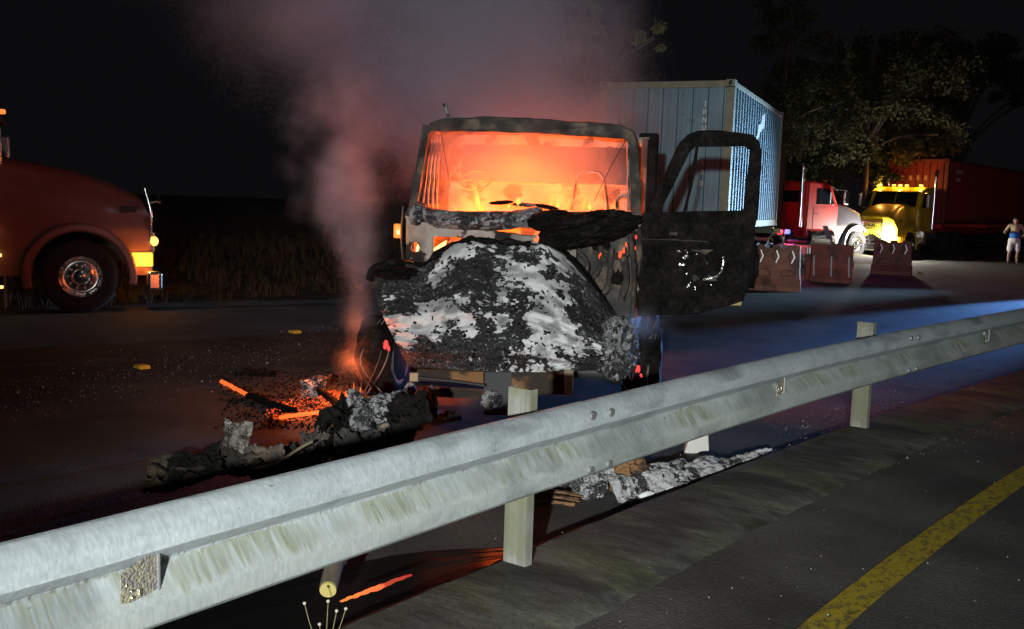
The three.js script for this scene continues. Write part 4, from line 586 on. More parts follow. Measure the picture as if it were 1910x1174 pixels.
// ---------------------------------------------------------------- police car up the road, just outside the frame: its beams light the road and the container
{
  const s = sOf(new V3(16.5, 0, -25)), k = along(s), at = k.p.clone().addScaledVector(k.n, -2.6).setY(FAR_Y), head = k.t.clone().negate();
  const g = thing('patrol_car', 'white patrol car with bluish headlights beyond the right edge of the road scene', 'car', at, Math.atan2(head.x, head.z));
  const m = new THREE.MeshPhysicalMaterial({ color: lin(0.6, 0.62, 0.64), roughness: 0.35, clearcoat: 0.6 });
  const arch = (c) => Array.from({ length: 13 }, (_, i) => { const a = Math.PI * i / 12; return [c + 0.36 * Math.cos(a), 0.3 + 0.38 * Math.sin(a)]; });
  mesh('body', side([[2.3, 0.35], [2.36, 0.6], [2.25, 0.82], [1.1, 0.98], [-1.9, 1.02], [-2.3, 0.9], [-2.35, 0.4], ...arch(-1.45).reverse(), ...arch(1.45).reverse()], 1.8, 0.06), m, g);
  mesh('cabin', side([[1.15, 0.94], [0.45, 1.42], [-1.2, 1.45], [-2.0, 1.0]], 1.5, 0.06), M_glassDark, g);
  mesh('roof', bx(1.4, 0.05, 1.5, 0, 1.46, -0.4, 0.02), m, g);
  for (const x of [-0.82, 0.82]) for (const z of [-1.45, 1.45]) { const w = mesh('wheel', cyl(0.33, 0.33, 0.22, x, 0.33, z, 'x', 28), M_rubber, g); mesh('rim', cyl(0.2, 0.2, 0.02, x + Math.sign(x) * 0.115, 0.33, z, 'x', 20), M_chrome, w); }
  for (const x of [-0.66, 0.66]) { mesh('headlight', bx(0.34, 0.14, 0.06, x, 0.7, 2.33, 0.03), glow([0.6, 0.8, 1], 6), g); const L = new THREE.SpotLight(lin(0.14, 0.38, 1), 1100, 0, 0.105, 1, 2); L.name = 'headlight_beam'; L.position.set(x, 0.7, 2.4); L.target.position.set(x, 0.2, 13); L.shadow.radius = 4; L.castShadow = true; g.add(L, L.target); }
  mesh('bumper', bx(1.76, 0.2, 0.14, 0, 0.45, 2.36, 0.05), m, g);
  { // pillar spotlight turned onto the container
    g.updateMatrixWorld(true); const p = new V3(-0.86, 1.2, 0.95), aim = g.worldToLocal(CONTAINER_MID.clone()), dir = aim.clone().sub(p).normalize();
    const lamp = mesh('spotlight_lamp', cyl(0.08, 0.06, 0.12, 0, 0, 0, 'y', 18), M_black, g); lamp.position.copy(p); lamp.quaternion.setFromUnitVectors(new V3(0, 1, 0), dir); mesh('lamp_face', cyl(0.07, 0.07, 0.01, 0, 0.066, 0, 'y', 18), glow([0.6, 0.82, 1], 6), lamp);
    const L = new THREE.SpotLight(lin(0.42, 0.7, 1), 1000, 0, 0.26, 1, 2); L.name = 'spotlight_beam'; L.position.copy(p).addScaledVector(dir, 0.14); L.target.position.copy(aim); L.shadow.radius = 4; L.castShadow = true; g.add(L, L.target);
  }
  for (const [x, c, kk] of [[-0.4, [1, 0.03, 0.03], 10], [0.4, [0.1, 0.2, 1], 9]]) { mesh('beacon_lamp', bx(0.5, 0.1, 0.2, x, 1.56, -0.3, 0.03), glow(c, 3), g); const L = new THREE.PointLight(lin(...c), kk); L.position.set(x, 1.75, -0.3); L.castShadow = true; g.add(L); }
}
// ---------------------------------------------------------------- tripod floodlight behind the photographer: the cool light on the rail and the wreck
{
  const g = thing('tripod_floodlight', 'tripod floodlight standing on the asphalt behind the viewpoint', 'floodlight', new V3(FLOOD_AT.x, 0, FLOOD_AT.z + 0.12));
  for (let i = 0; i < 3; i++) { const a = i * 2.094 + 0.5; mesh('leg', tube([[0, 1.15, 0], [0.5 * Math.cos(a), 0.015, 0.5 * Math.sin(a)]], 0.015, 4, 8), M_black, g); }
  mesh('mast', cyl(0.02, 0.02, 0.9, 0, 1.45, 0), M_chrome, g);
  const hd = mesh('lamp_head', bx(0.34, 0.26, 0.08, 0, FLOOD_AT.y, 0, 0.02), M_black, g);
  mesh('lamp_face', bx(0.28, 0.2, 0.012, 0, FLOOD_AT.y, -0.048), glow([0.9, 0.97, 1], 8), hd);
}

// ---------------------------------------------------------------- debris on the ground
{
  const drop = (name, label, px, py, geo, mat, cat = 'debris', group) => { geo.computeBoundingBox(); const p = onY(px, py, FAR_Y), m = mesh(name, geo.translate(0, -geo.boundingBox.min.y - 0.01, 0), mat); m.position.copy(p); return tag(m, label, cat, group); };
  // crumpled hood side fallen left of the bumper
  const big = thing('fallen_panel', 'black crumpled burnt panel with grey ash lying in front of the left wheel', 'debris', onY(676, 876, FAR_Y));
  const rag = (w, d, h, sd, fr = 3) => boxUV(grid(46, 34, (u, v) => { const a = u - 0.5, b = v - 0.5, e = 1 + 0.55 * fbm(Math.atan2(b, a) * 1.1 + sd, sd, 1, 3), f1 = fbm(u * fr + sd, v * fr, sd, 3), f2 = fbm(u * fr * 2.3, v * fr * 2.3 + sd, 4, 3); return new V3(a * w * e + 0.12 * w * f2, h * (0.55 + 1.7 * f1 + 0.9 * Math.abs(f2)), b * d * e + 0.12 * d * f1); }));
  for (let i = 0; i < 9; i++) { const t = i / 8, g = rag(rr(0.24, 0.42), rr(0.2, 0.32), rr(0.07, 0.12), 83 + i * 2.7).rotateX(rr(0.1, 0.9)).rotateZ(rr(-0.35, 0.45)).rotateY(rr(-0.6, 0.6)); g.computeBoundingBox(); mesh('torn_panel', g.translate(lerp(-0.28, 0.3, t), -g.boundingBox.min.y * 0.8 + 0.02 + 0.08 * (i % 3) + 0.05 * t, rr(-0.06, 0.1) - 0.05 * (i % 3)), i === 5 || i === 0 ? M_charAsh : [M_char, M_burnt, M_char][i % 3], big); }
  for (let i = 0; i < 7; i++) mesh('torn_strip', roughen(tube([[rr(-0.3, 0.1), rr(0, 0.05), rr(0.05, 0.16)], [rr(-0.1, 0.2), rr(0.1, 0.22), rr(0, 0.1)], [rr(0.05, 0.36), rr(0.12, 0.34), rr(-0.05, 0.05)]], rr(0.008, 0.02), 20, 6), 0.012, 12), i % 2 ? M_char : M_burnt, big);
  big.scale.y = 1.12;
  // pale sheet crumpled at the far left
  const sheet = thing('crumpled_sheet', 'pale dirty crumpled sheet metal on the dark road beside the rail', 'debris', onY(432, 905, FAR_Y), 0.25); sheet.scale.y = 1.35;
  mesh('sheet', boxUV(grid(60, 40, (u, v) => { const x = (u - 0.5) * 0.95, z = (v - 0.5) * 0.42, k = 1 - Math.abs(2 * u - 1); return new V3(x, 0.012 + 0.12 * Math.pow(k, 1.5) * (1 - 0.5 * v) + 0.12 * Math.abs(fbm(u * 4, v * 4, 11, 4)) * 2 + 0.05 * smooth(u, 0.7, 1), z); })), M([0.36, 0.31, 0.2], 0.85, 0, { map: burntMap, side: THREE.DoubleSide, bumpMap: charBump, bumpScale: 0.02 }), sheet);
  mesh('folded_tab', rag(0.16, 0.14, 0.035, 103).rotateX(1.1).rotateZ(-0.2).translate(0.02, 0.2, -0.06), M_ashMetal, sheet);
  mesh('folded_tab', rag(0.22, 0.16, 0.05, 107).rotateX(0.5).translate(0.18, 0.1, 0.02), M_burnt, sheet);
  mesh('folded_tab', rag(0.3, 0.2, 0.05, 111).rotateX(0.3).rotateZ(0.2).translate(-0.2, 0.08, 0.05), M_char, sheet);
  mesh('torn_edge', tube([[0.08, 0.1, 0.18], [0.25, 0.12, 0.14], [0.4, 0.17, 0.06], [0.46, 0.18, 0.0]], 0.007, 20, 6), M([0.32, 0.28, 0.18], 0.85), sheet);
  // foam-covered panel on the right of the post
  const foam = thing('foam_covered_panel', 'burnt bumper panel crusted with white extinguisher foam under the rail', 'debris', onY(1270, 902, FAR_Y), 0.62);
  mesh('panel', boxUV(grid(90, 40, (u, v) => { const x = (u - 0.45) * 1.5, z = (v - 0.5) * 0.36 * (1 - 0.55 * smooth(u, 0.5, 1)), k = Math.sin(v * Math.PI); return new V3(x, 0.02 + 0.14 * k * (1 - 0.6 * u) + 0.06 * fbm(u * 9, v * 4, 21, 4) + 0.08 * Math.abs(fbm(u * 5, v * 3, 27, 4)), z); })), M_ashPale, foam);
  for (let i = 0; i < 26; i++) { const u = rr(0.1, 1), x = (u - 0.45) * 1.5; mesh('foam_clump', lump(rr(0.03, 0.08), rr(0.012, 0.03), rr(0.015, 0.035), 0.4, 2, 120 + i, 2).translate(x, rr(0.01, 0.05), 0.14 * (1 - 0.5 * u) + rr(-0.03, 0.04)), M([0.78, 0.8, 0.8], 0.95), foam); }
  mesh('foam_finger', lump(0.2, 0.03, 0.03, 0.4, 2, 160, 4).rotateY(0.2).translate(0.75, 0.07, -0.05), M([0.8, 0.81, 0.82], 0.95), foam);
  mesh('foam_finger', lump(0.15, 0.022, 0.025, 0.4, 2, 163, 4).rotateY(-0.12).translate(0.8, 0.03, 0.04), M([0.8, 0.81, 0.82], 0.95), foam);
  drop('burnt_lump', 'brown melted lump beside the foam covered panel', 1160, 918, lump(0.15, 0.12, 0.12, 0.45, 1.9, 171, 4), M_rust);
  drop('burnt_lump', 'small grey charred lump between the post and the brown lump', 1100, 932, lump(0.1, 0.08, 0.08, 0.45, 2.2, 175, 4), M_charAsh);
  drop('burnt_lump', 'flat charred scrap just right of the guardrail post', 1050, 905, lump(0.16, 0.06, 0.1, 0.5, 2, 179, 4), M_charAsh);
  drop('plastic_piece', 'white plastic piece standing up behind the foam covered panel', 1297, 842, roughen(ext([[-0.09, 0], [0.09, 0], [0.075, 0.13], [0.02, 0.17], [-0.06, 0.12]], 0.05, 0.012), 0.012, 9), M([0.62, 0.6, 0.55], 0.7));
  for (let i = 0; i < 3; i++) { const a = onY(1000, 918 + i * 11, FAR_Y + 0.03), b = onY(1092 - i * 10, 926 + i * 8, FAR_Y + 0.03); const m = mesh('burnt_rod', tube([a, a.clone().lerp(b, 0.5).add(new V3(0, 0.01, 0)), b], 0.014, 12, 6), M_rust); tag(m, 'thin rusty rod lying on the road behind the guardrail post', 'rod', 'rods behind the post'); }
  // bits around the left wheel
  const stick = (name, label, a, b, r, mat, cat, y = 0.03) => { const p = onY(a[0], a[1], FAR_Y + y), q = onY(b[0], b[1], FAR_Y + y); return tag(mesh(name, roughen(tube([p, p.clone().lerp(q, 0.5), q], r, 14, 7), r * 0.5, 16), mat), label, cat); };
  stick('glowing_stick', 'glowing orange stick lying alone on the dark road', [414, 712], [458, 735], 0.018, glow([1, 0.16, 0.03], 1.1), 'ember');
  stick('charred_bar', 'black charred bar leading from the glowing stick to the embers', [462, 738], [550, 768], 0.03, M_char, 'bar');
  stick('glowing_bar', 'glowing orange bar at the near edge of the ember bed', [522, 779], [606, 768], 0.016, glow([1, 0.16, 0.03], 1.3), 'ember');
  stick('charred_bar', 'black bar leaning across the glowing ember bed', [596, 728], [640, 762], 0.03, M_char, 'bar', 0.08);
  drop('burnt_lump', 'upright grey chunk standing at the edge of the ember bed', 588, 742, rag(0.2, 0.16, 0.05, 183).rotateX(1.2).rotateZ(0.2), M_charAsh);
  drop('burnt_lump', 'pale shiny scrap behind the ember bed', 597, 706, rag(0.2, 0.12, 0.03, 187), M_ashMetal);
  drop('burnt_lump', 'low reddish scrap on the road far side of the ember bed', 480, 700, rag(0.34, 0.2, 0.05, 191), M_char);
  // ember bed
  const em = []; for (let i = 0; i < 900; i++) { const t = Math.pow(rnd(), 0.7), px = lerp(500, 668, t) + rr(-10, 6), py = lerp(776, 748, t) + rr(-30, 22) * (0.35 + 0.65 * Math.sin(t * 3.1)); const p = onY(px, py, FAR_Y); const s = rr(0.004, 0.013); em.push(new THREE.TetrahedronGeometry(s).rotateY(rnd() * 6).rotateX(rnd() * 6).translate(p.x, FAR_Y + s * 0.6, p.z)); }
  const bed = mesh('glowing_embers', merge(em), glow([1, 0.1, 0.02], 0.75)); bed.userData.kind = 'stuff'; tag(bed, 'bed of glowing orange embers on the road by the left wheel', 'embers');
  const sh = []; for (let i = 0; i < 1500; i++) { const t = rnd(), px = lerp(430, 690, t) + rr(-30, 30), py = 752 + rr(-60, 50); const p = onY(px, py, FAR_Y), s = rr(0.004, 0.016); sh.push(new THREE.TetrahedronGeometry(s).rotateY(rnd() * 6).rotateX(rnd() * 6).translate(p.x, FAR_Y + s * 0.5, p.z)); }
  const cin = mesh('cinders', merge(sh), M_char); cin.userData.kind = 'stuff'; tag(cin, 'black cinders scattered round the glowing ember bed', 'cinders');
  const EL = new THREE.PointLight(lin(1, 0.14, 0.03), 1.1); EL.name = 'ember_light'; EL.position.copy(onY(615, 752, FAR_Y + 0.12)); EL.shadow.radius = 8; EL.castShadow = true; scene.add(EL);
  { // small fire at the foot of the left wheel
    const f = thing('ground_fire', 'small orange flames licking up behind the burnt left front wheel', 'fire', onY(664, 742, FAR_Y)); const mm = glow([1, 0.2, 0.03], 1.3, [0, 0, 0]);
    for (const [x, z, h] of [[-0.02, 0, 0.14], [0.03, -0.05, 0.1], [-0.08, 0.03, 0.07]]) mesh('flame', new THREE.ConeGeometry(0.012, h, 9, 4).translate(x, h / 2, z), mm, f);
    const q = onY(664, 742, FAR_Y); const up = atD(668, 660, -q.z + 0.1); mesh('flame', new THREE.ConeGeometry(0.018, 0.1, 10, 4).translate(up.x - q.x, up.y - q.y, up.z - q.z), glow([1, 0.3, 0.06], 0.8, [0, 0, 0]), f);
    const L = new THREE.PointLight(lin(1, 0.17, 0.04), 4); L.position.set(-0.05, 0.3, 0.05); L.castShadow = true; L.shadow.radius = 5; f.add(L);
  }
  // log and painted reflection of the fire below the rail, seed heads
  const a = onY(614, 1092, 0.05), b = onY(636, 1000, 0.13); const lg = thing('log', 'short weathered log with a sawn yellow end under the guardrail', 'log', a.clone().setY(0)); const dv = b.clone().sub(a); const lenL = Math.max(0.4, dv.length());
  const lm = mesh('trunk', roughen(cyl(0.04, 0.036, lenL, 0, 0, 0, 'y', 28), 0.004, 12), M(0xffffff, 0.9, 0, { map: tex(128, 512, (u, v) => { const k = 0.36 + 0.3 * (tf(u, v, 24, 4, 701, 4) - 0.5); return [k, k * 0.9, k * 0.74]; }, true) }), lg); lm.position.set(dv.x / 2, 0.05 + dv.y / 2, dv.z / 2); lm.quaternion.setFromUnitVectors(new V3(0, 1, 0), dv.clone().normalize());
  const en = mesh('sawn_end', cyl(0.034, 0.033, 0.012, 0, -lenL / 2 - 0.008, 0, 'y', 24), M([0.5, 0.42, 0.13], 0.8), lm);
  const e1 = onY(646, 1120, 0.05), e2 = onY(762, 1076, 0.05); const st = thing('fire_reflection_streak', 'thin glowing streak painted as reflection of the fire along the edge of the concrete gutter', 'fire', e1.clone().setY(0.045));
  for (let i = 0; i < 16; i++) { const t = i / 15, q = e1.clone().lerp(e2, t).sub(e1); mesh('flame', lump(rr(0.015, 0.03), 0.004 + 0.004 * Math.sin(t * 3.1), rr(0.003, 0.006), 0.6, 2, 200 + i, 2).rotateY(0.75).translate(q.x + rr(-0.006, 0.006), 0.008, q.z + rr(-0.008, 0.008)), glow([1, 0.22 - 0.16 * t, 0.04], t < 0.6 ? 1.35 : 0.5, [0.02, 0.01, 0.01]), st); }  // glowing slivers, nothing burns here: the fire's reflection is put into emissive colour
  const weed = thing('weed', 'dry weed with round seed heads growing at the gutter', 'plant', onY(606, 1205, 0.03));
  for (const [px, py] of [[568, 1126], [612, 1122], [628, 1140], [645, 1136], [596, 1165]]) { const q = atD(px, py, -weed.position.z + 0.02).sub(weed.position); const s = mesh('stem', tube([[q.x * 0.35, 0, q.z * 0.3], [q.x * 0.75, q.y * 0.55, q.z * 0.6], [q.x, q.y, q.z]], 0.0016, 14, 5), M([0.2, 0.19, 0.1], 0.9), weed); mesh('seed_head', lump(0.006, 0.0055, 0.006, 0.4, 3, px, 1).translate(q.x, q.y, q.z), M([0.5, 0.47, 0.38], 0.9), s); }
  // grit and glass specks on both carriageways
  const grit = (name, n, pick, smin, smax, mat, label) => { const l = []; for (let i = 0; i < n; i++) { const [p, y] = pick(), s = rr(smin, smax) * (rnd() < 0.05 ? 2 : 1); l.push(new THREE.TetrahedronGeometry(s).rotateY(rnd() * 6).rotateX(rnd() * 6).translate(p.x, y + s * 0.4, p.z)); } const m = mesh(name, merge(l), mat); m.userData.kind = 'stuff'; return tag(m, label, 'gravel'); };
  grit('road_grit', 800, () => { const t = rnd(), px = lerp(-40, 660, t), py = lerp(745, 625, t) + (rnd() + rnd() + rnd() - 1.5) * 50; return [onY(px, py, FAR_Y), FAR_Y]; }, 0.003, 0.008, M([0.22, 0.21, 0.2], 0.5, 0.1), 'scattered glass and grit in a band across the far road');
  grit('gutter_gravel', 700, () => { const px = rr(1440, 1900), py = lerp(870, 720, (px - 1440) / 460) + (rnd() - 0.5) * 150; return [onY(px, py, 0), 0.0]; }, 0.002, 0.006, M([0.2, 0.19, 0.18], 0.8), 'loose gravel along the gutter near the right post');
  grit('pebbles', 80, () => [onY(rr(900, 1910), rr(800, 1170), 0), 0], 0.002, 0.006, M([0.3, 0.29, 0.27], 0.8), 'pale pebbles dotted over the near asphalt');
}
// road studs
for (const [px, py, lb] of [[550, 621, 'yellow road stud on the far road beyond the smoke column'], [265, 687, 'yellow road stud in front of the passing truck'], [1716, 509, 'yellow road stud next to the dark brown barrier'], [1819, 497, 'yellow road stud near the standing person']]) { const g = thing('road_stud', lb, 'road stud', onY(px, py, FAR_Y + 0.004), -0.7, 'road studs'); mesh('base', ext([[-0.07, 0], [0.07, 0], [0.05, 0.03], [-0.05, 0.03]], 0.1, 0.004).translate(0, 0, -0.05), M([0.7, 0.5, 0.05], 0.5), g); mesh('lens', bx(0.09, 0.022, 0.006, 0, 0.016, 0.057), M([0.9, 0.7, 0.12], 0.15, 0.4), g); }

// ---------------------------------------------------------------- people
function figure(label, at, turn, parts, headC, hair, group) {
  const geos = [];
  const field = (prims, c, half, res) => {
    const mc = new MarchingCubes(res, M_black, false, false, 60000); mc.isolation = 0; const sz = res, v = new V3();
    for (let k = 0; k < sz; k++) for (let j = 0; j < sz; j++) for (let i = 0; i < sz; i++) {
      v.set((i - sz / 2) / (sz / 2) * half + c[0], (j - sz / 2) / (sz / 2) * half + c[1], (k - sz / 2) / (sz / 2) * half + c[2]); let d = 1;
      for (const q of prims) { const e = cap(v, q) ; const h = clamp(0.5 + 0.5 * (d - e) / q.k, 0, 1); d = lerp(d, e, h) - q.k * h * (1 - h); }
      mc.field[i + j * sz + k * sz * sz] = -d * 20;
    }
    mc.update(); const n = mc.count ?? mc.geometry.drawRange.count, pos = new Float32Array(n * 3), colr = new Float32Array(n * 3), nor = new Float32Array(n * 3);
    for (let i = 0; i < n; i++) { v.set(mc.positionArray[i * 3] * half + c[0], mc.positionArray[i * 3 + 1] * half + c[1], mc.positionArray[i * 3 + 2] * half + c[2]); pos.set([v.x, v.y, v.z], i * 3); let b = 9, bc = [1, 1, 1]; for (const q of prims) { const e = cap(v, q); if (e < b) { b = e; bc = q.c; } } colr.set(bc, i * 3); }
    const g = new THREE.BufferGeometry(); g.setAttribute('position', new THREE.BufferAttribute(pos, 3)); g.setAttribute('color', new THREE.BufferAttribute(colr, 3)); const w = mergeVertices(g, 1e-4); w.computeVertexNormals(); geos.push(w.toNonIndexed());
  };
  const A = new V3(), B = new V3(), cap = (v, q) => { A.set(...q.a); B.set(...q.b); const ab = B.sub(A), L2 = ab.lengthSq(), t = L2 ? clamp(v.clone().sub(A).dot(ab) / L2, 0, 1) : 0; const e = v.clone().sub(A).addScaledVector(ab, -t); if (q.flat) e.z *= q.flat; return e.length() - lerp(q.r, q.r2 ?? q.r, t); };
  field(parts.body, [0, 0.86, 0], 0.95, 72); for (const h of parts.hands) field(h.prims, h.c, 0.14, 48); field(parts.head, headC, 0.2, 48);
  const g = thing('person', label, 'person', at, turn, group);
  mesh('body', mergeGeometries(geos), M(0xffffff, 0.8, 0, { vertexColors: true }), g); mesh('hair', hair, M([0.01, 0.008, 0.007], 0.8), g);
}
{
  const skin = [0.42, 0.25, 0.17], blue = [0.03, 0.2, 0.62], wht = [0.75, 0.75, 0.72], tan = [0.55, 0.45, 0.26], shoe = [0.05, 0.06, 0.08];
  const C = (a, b, r, r2, c, k = 0.03, flat) => ({ a, b, r, r2, c, k, flat });
  const hand = (w, dir, side) => { const o = [C(w, [w[0] + dir[0] * 0.08, w[1] + dir[1] * 0.08, w[2] + dir[2] * 0.08], 0.028, 0.035, skin, 0.012)]; for (let i = 0; i < 4; i++) { const b = [w[0] + dir[0] * 0.09 + side[0] * (i - 1.5) * 0.02, w[1] + dir[1] * 0.09 + side[1] * (i - 1.5) * 0.02, w[2] + dir[2] * 0.09 + side[2] * (i - 1.5) * 0.02], L = [0.06, 0.072, 0.07, 0.055][i]; const m = [b[0] + dir[0] * L * 0.55, b[1] + dir[1] * L * 0.55, b[2] + dir[2] * L * 0.55 + 0.006]; o.push(C(b, m, 0.009, 0.0085, skin, 0.006), C(m, [m[0] + dir[0] * L * 0.4, m[1] + dir[1] * L * 0.4 - 0.01, m[2] + dir[2] * L * 0.4 + 0.016], 0.0085, 0.0075, skin, 0.006)); } const tb = [w[0] + dir[0] * 0.03 + side[0] * 0.03, w[1] + dir[1] * 0.03 + side[1] * 0.03, w[2] + dir[2] * 0.03 + side[2] * 0.03]; o.push(C(tb, [tb[0] + side[0] * 0.035 + dir[0] * 0.04, tb[1] + side[1] * 0.035 + dir[1] * 0.04, tb[2] + 0.01], 0.011, 0.009, skin, 0.006)); return { prims: o, c: [w[0] + dir[0] * 0.08, w[1] + dir[1] * 0.08, w[2] + dir[2] * 0.08] }; };
  const head = (y) => [C([0, y, 0.0], [0, y + 0.05, -0.005], 0.082, 0.088, skin, 0.03), C([0, y - 0.06, 0.025], [0, y - 0.045, 0.03], 0.05, 0.055, skin, 0.03), C([0, y - 0.005, 0.085], [0, y - 0.02, 0.098], 0.012, 0.015, skin, 0.012), C([-0.086, y, 0], [-0.088, y + 0.02, -0.005], 0.014, 0.016, skin, 0.008), C([0.086, y, 0], [0.088, y + 0.02, -0.005], 0.014, 0.016, skin, 0.008), C([-0.032, y + 0.012, 0.08], [-0.03, y + 0.012, 0.08], 0.008, 0.008, [0.03, 0.02, 0.02], 0.004), C([0.032, y + 0.012, 0.08], [0.03, y + 0.012, 0.08], 0.008, 0.008, [0.03, 0.02, 0.02], 0.004), C([-0.02, y - 0.055, 0.077], [0.02, y - 0.055, 0.077], 0.007, 0.007, [0.3, 0.1, 0.08], 0.004), C([0, y - 0.13, -0.01], [0, y - 0.06, 0], 0.055, 0.055, skin, 0.03)];
  const hair = (y) => { const g = new THREE.SphereGeometry(0.1, 20, 12, 0, 6.283, 0, 1.75); g.scale(0.98, 1.05, 1.02); return g.rotateX(-0.35).translate(0, y + 0.045, -0.014); };
  const S = 0.95;
  const stand = (shirt, low, legC, arms) => [
    C([0, 1.28, 0], [0, 1.05, 0], 0.16, 0.155, shirt, 0.05, 1.3), C([0, 1.05, 0.01], [0, 0.92, 0], 0.17, 0.165, low, 0.04, 1.25), C([-0.15, 1.38, 0], [0.15, 1.38, 0], 0.075, 0.075, shirt, 0.05),
    C([0, 0.88, 0], [0, 0.84, 0], 0.165, 0.16, legC, 0.04, 1.2),
    ...[-1, 1].flatMap((s) => [C([s * 0.1, 0.84, 0], [s * 0.13, 0.52, 0.01], 0.105, 0.1, legC, 0.03), C([s * 0.13, 0.5, 0.01], [s * 0.14, 0.27, 0], 0.058, 0.058, skin, 0.02), C([s * 0.14, 0.27, 0], [s * 0.145, 0.09, -0.01], 0.055, 0.038, skin, 0.02), C([s * 0.145, 0.05, -0.03], [s * 0.165, 0.035, 0.13], 0.045, 0.036, shoe, 0.02)]),
    ...arms];
  const handL = hand([-0.33, 1.12, 0.26], [-0.62, 0.3, 0.72], [0, 0.9, -0.3]), handR = hand([0.24, 0.98, 0.22], [-0.6, 0.1, 0.6], [0, 1, 0]);
  figure('person in blue top and white shorts standing beside the red trailer', onY(1888, 492, FAR_Y), -0.3, { body: stand(tan, blue, wht, [C([-0.2, 1.37, 0], [-0.34, 1.14, 0.04], 0.062, 0.05, tan, 0.03), C([-0.34, 1.14, 0.04], [-0.33, 1.12, 0.26], 0.045, 0.033, skin, 0.02), C([0.2, 1.37, 0], [0.33, 1.12, 0.0], 0.062, 0.05, tan, 0.03), C([0.33, 1.12, 0], [0.24, 0.98, 0.22], 0.045, 0.033, skin, 0.02)]), hands: [handL, handR], head: head(1.56) }, [0, 1.56, 0], hair(1.56), 'people on the far road');
  const pink = [0.55, 0.22, 0.2], hl = hand([-0.27, 0.83, 0.03], [0, -1, 0.1], [0, 0, 1]), hr = hand([0.27, 0.83, 0.03], [0, -1, 0.1], [0, 0, 1]);
  figure('person in pinkish trousers half cut off next to the person in white shorts', onY(1924, 491, FAR_Y), -0.5, { body: [C([0, 1.28, 0], [0, 1.0, 0], 0.16, 0.16, [0.12, 0.12, 0.14], 0.05, 1.3), C([-0.15, 1.38, 0], [0.15, 1.38, 0], 0.075, 0.075, [0.12, 0.12, 0.14], 0.05), C([0, 0.92, 0], [0, 0.86, 0], 0.16, 0.16, pink, 0.04, 1.2), ...[-1, 1].flatMap((s) => [C([s * 0.1, 0.84, 0], [s * 0.15, 0.46, 0.01], 0.1, 0.075, pink, 0.03), C([s * 0.15, 0.46, 0.01], [s * 0.2, 0.09, -0.01], 0.075, 0.06, pink, 0.03), C([s * 0.2, 0.05, -0.03], [s * 0.22, 0.035, 0.13], 0.045, 0.036, shoe, 0.02), C([s * 0.2, 1.37, 0], [s * 0.27, 1.1, -0.02], 0.06, 0.05, [0.12, 0.12, 0.14], 0.03), C([s * 0.27, 1.1, -0.02], [s * 0.27, 0.83, 0.03], 0.044, 0.03, skin, 0.02)])], hands: [hl, hr], head: head(1.56) }, [0, 1.56, 0], hair(1.56), 'people on the far road');
}

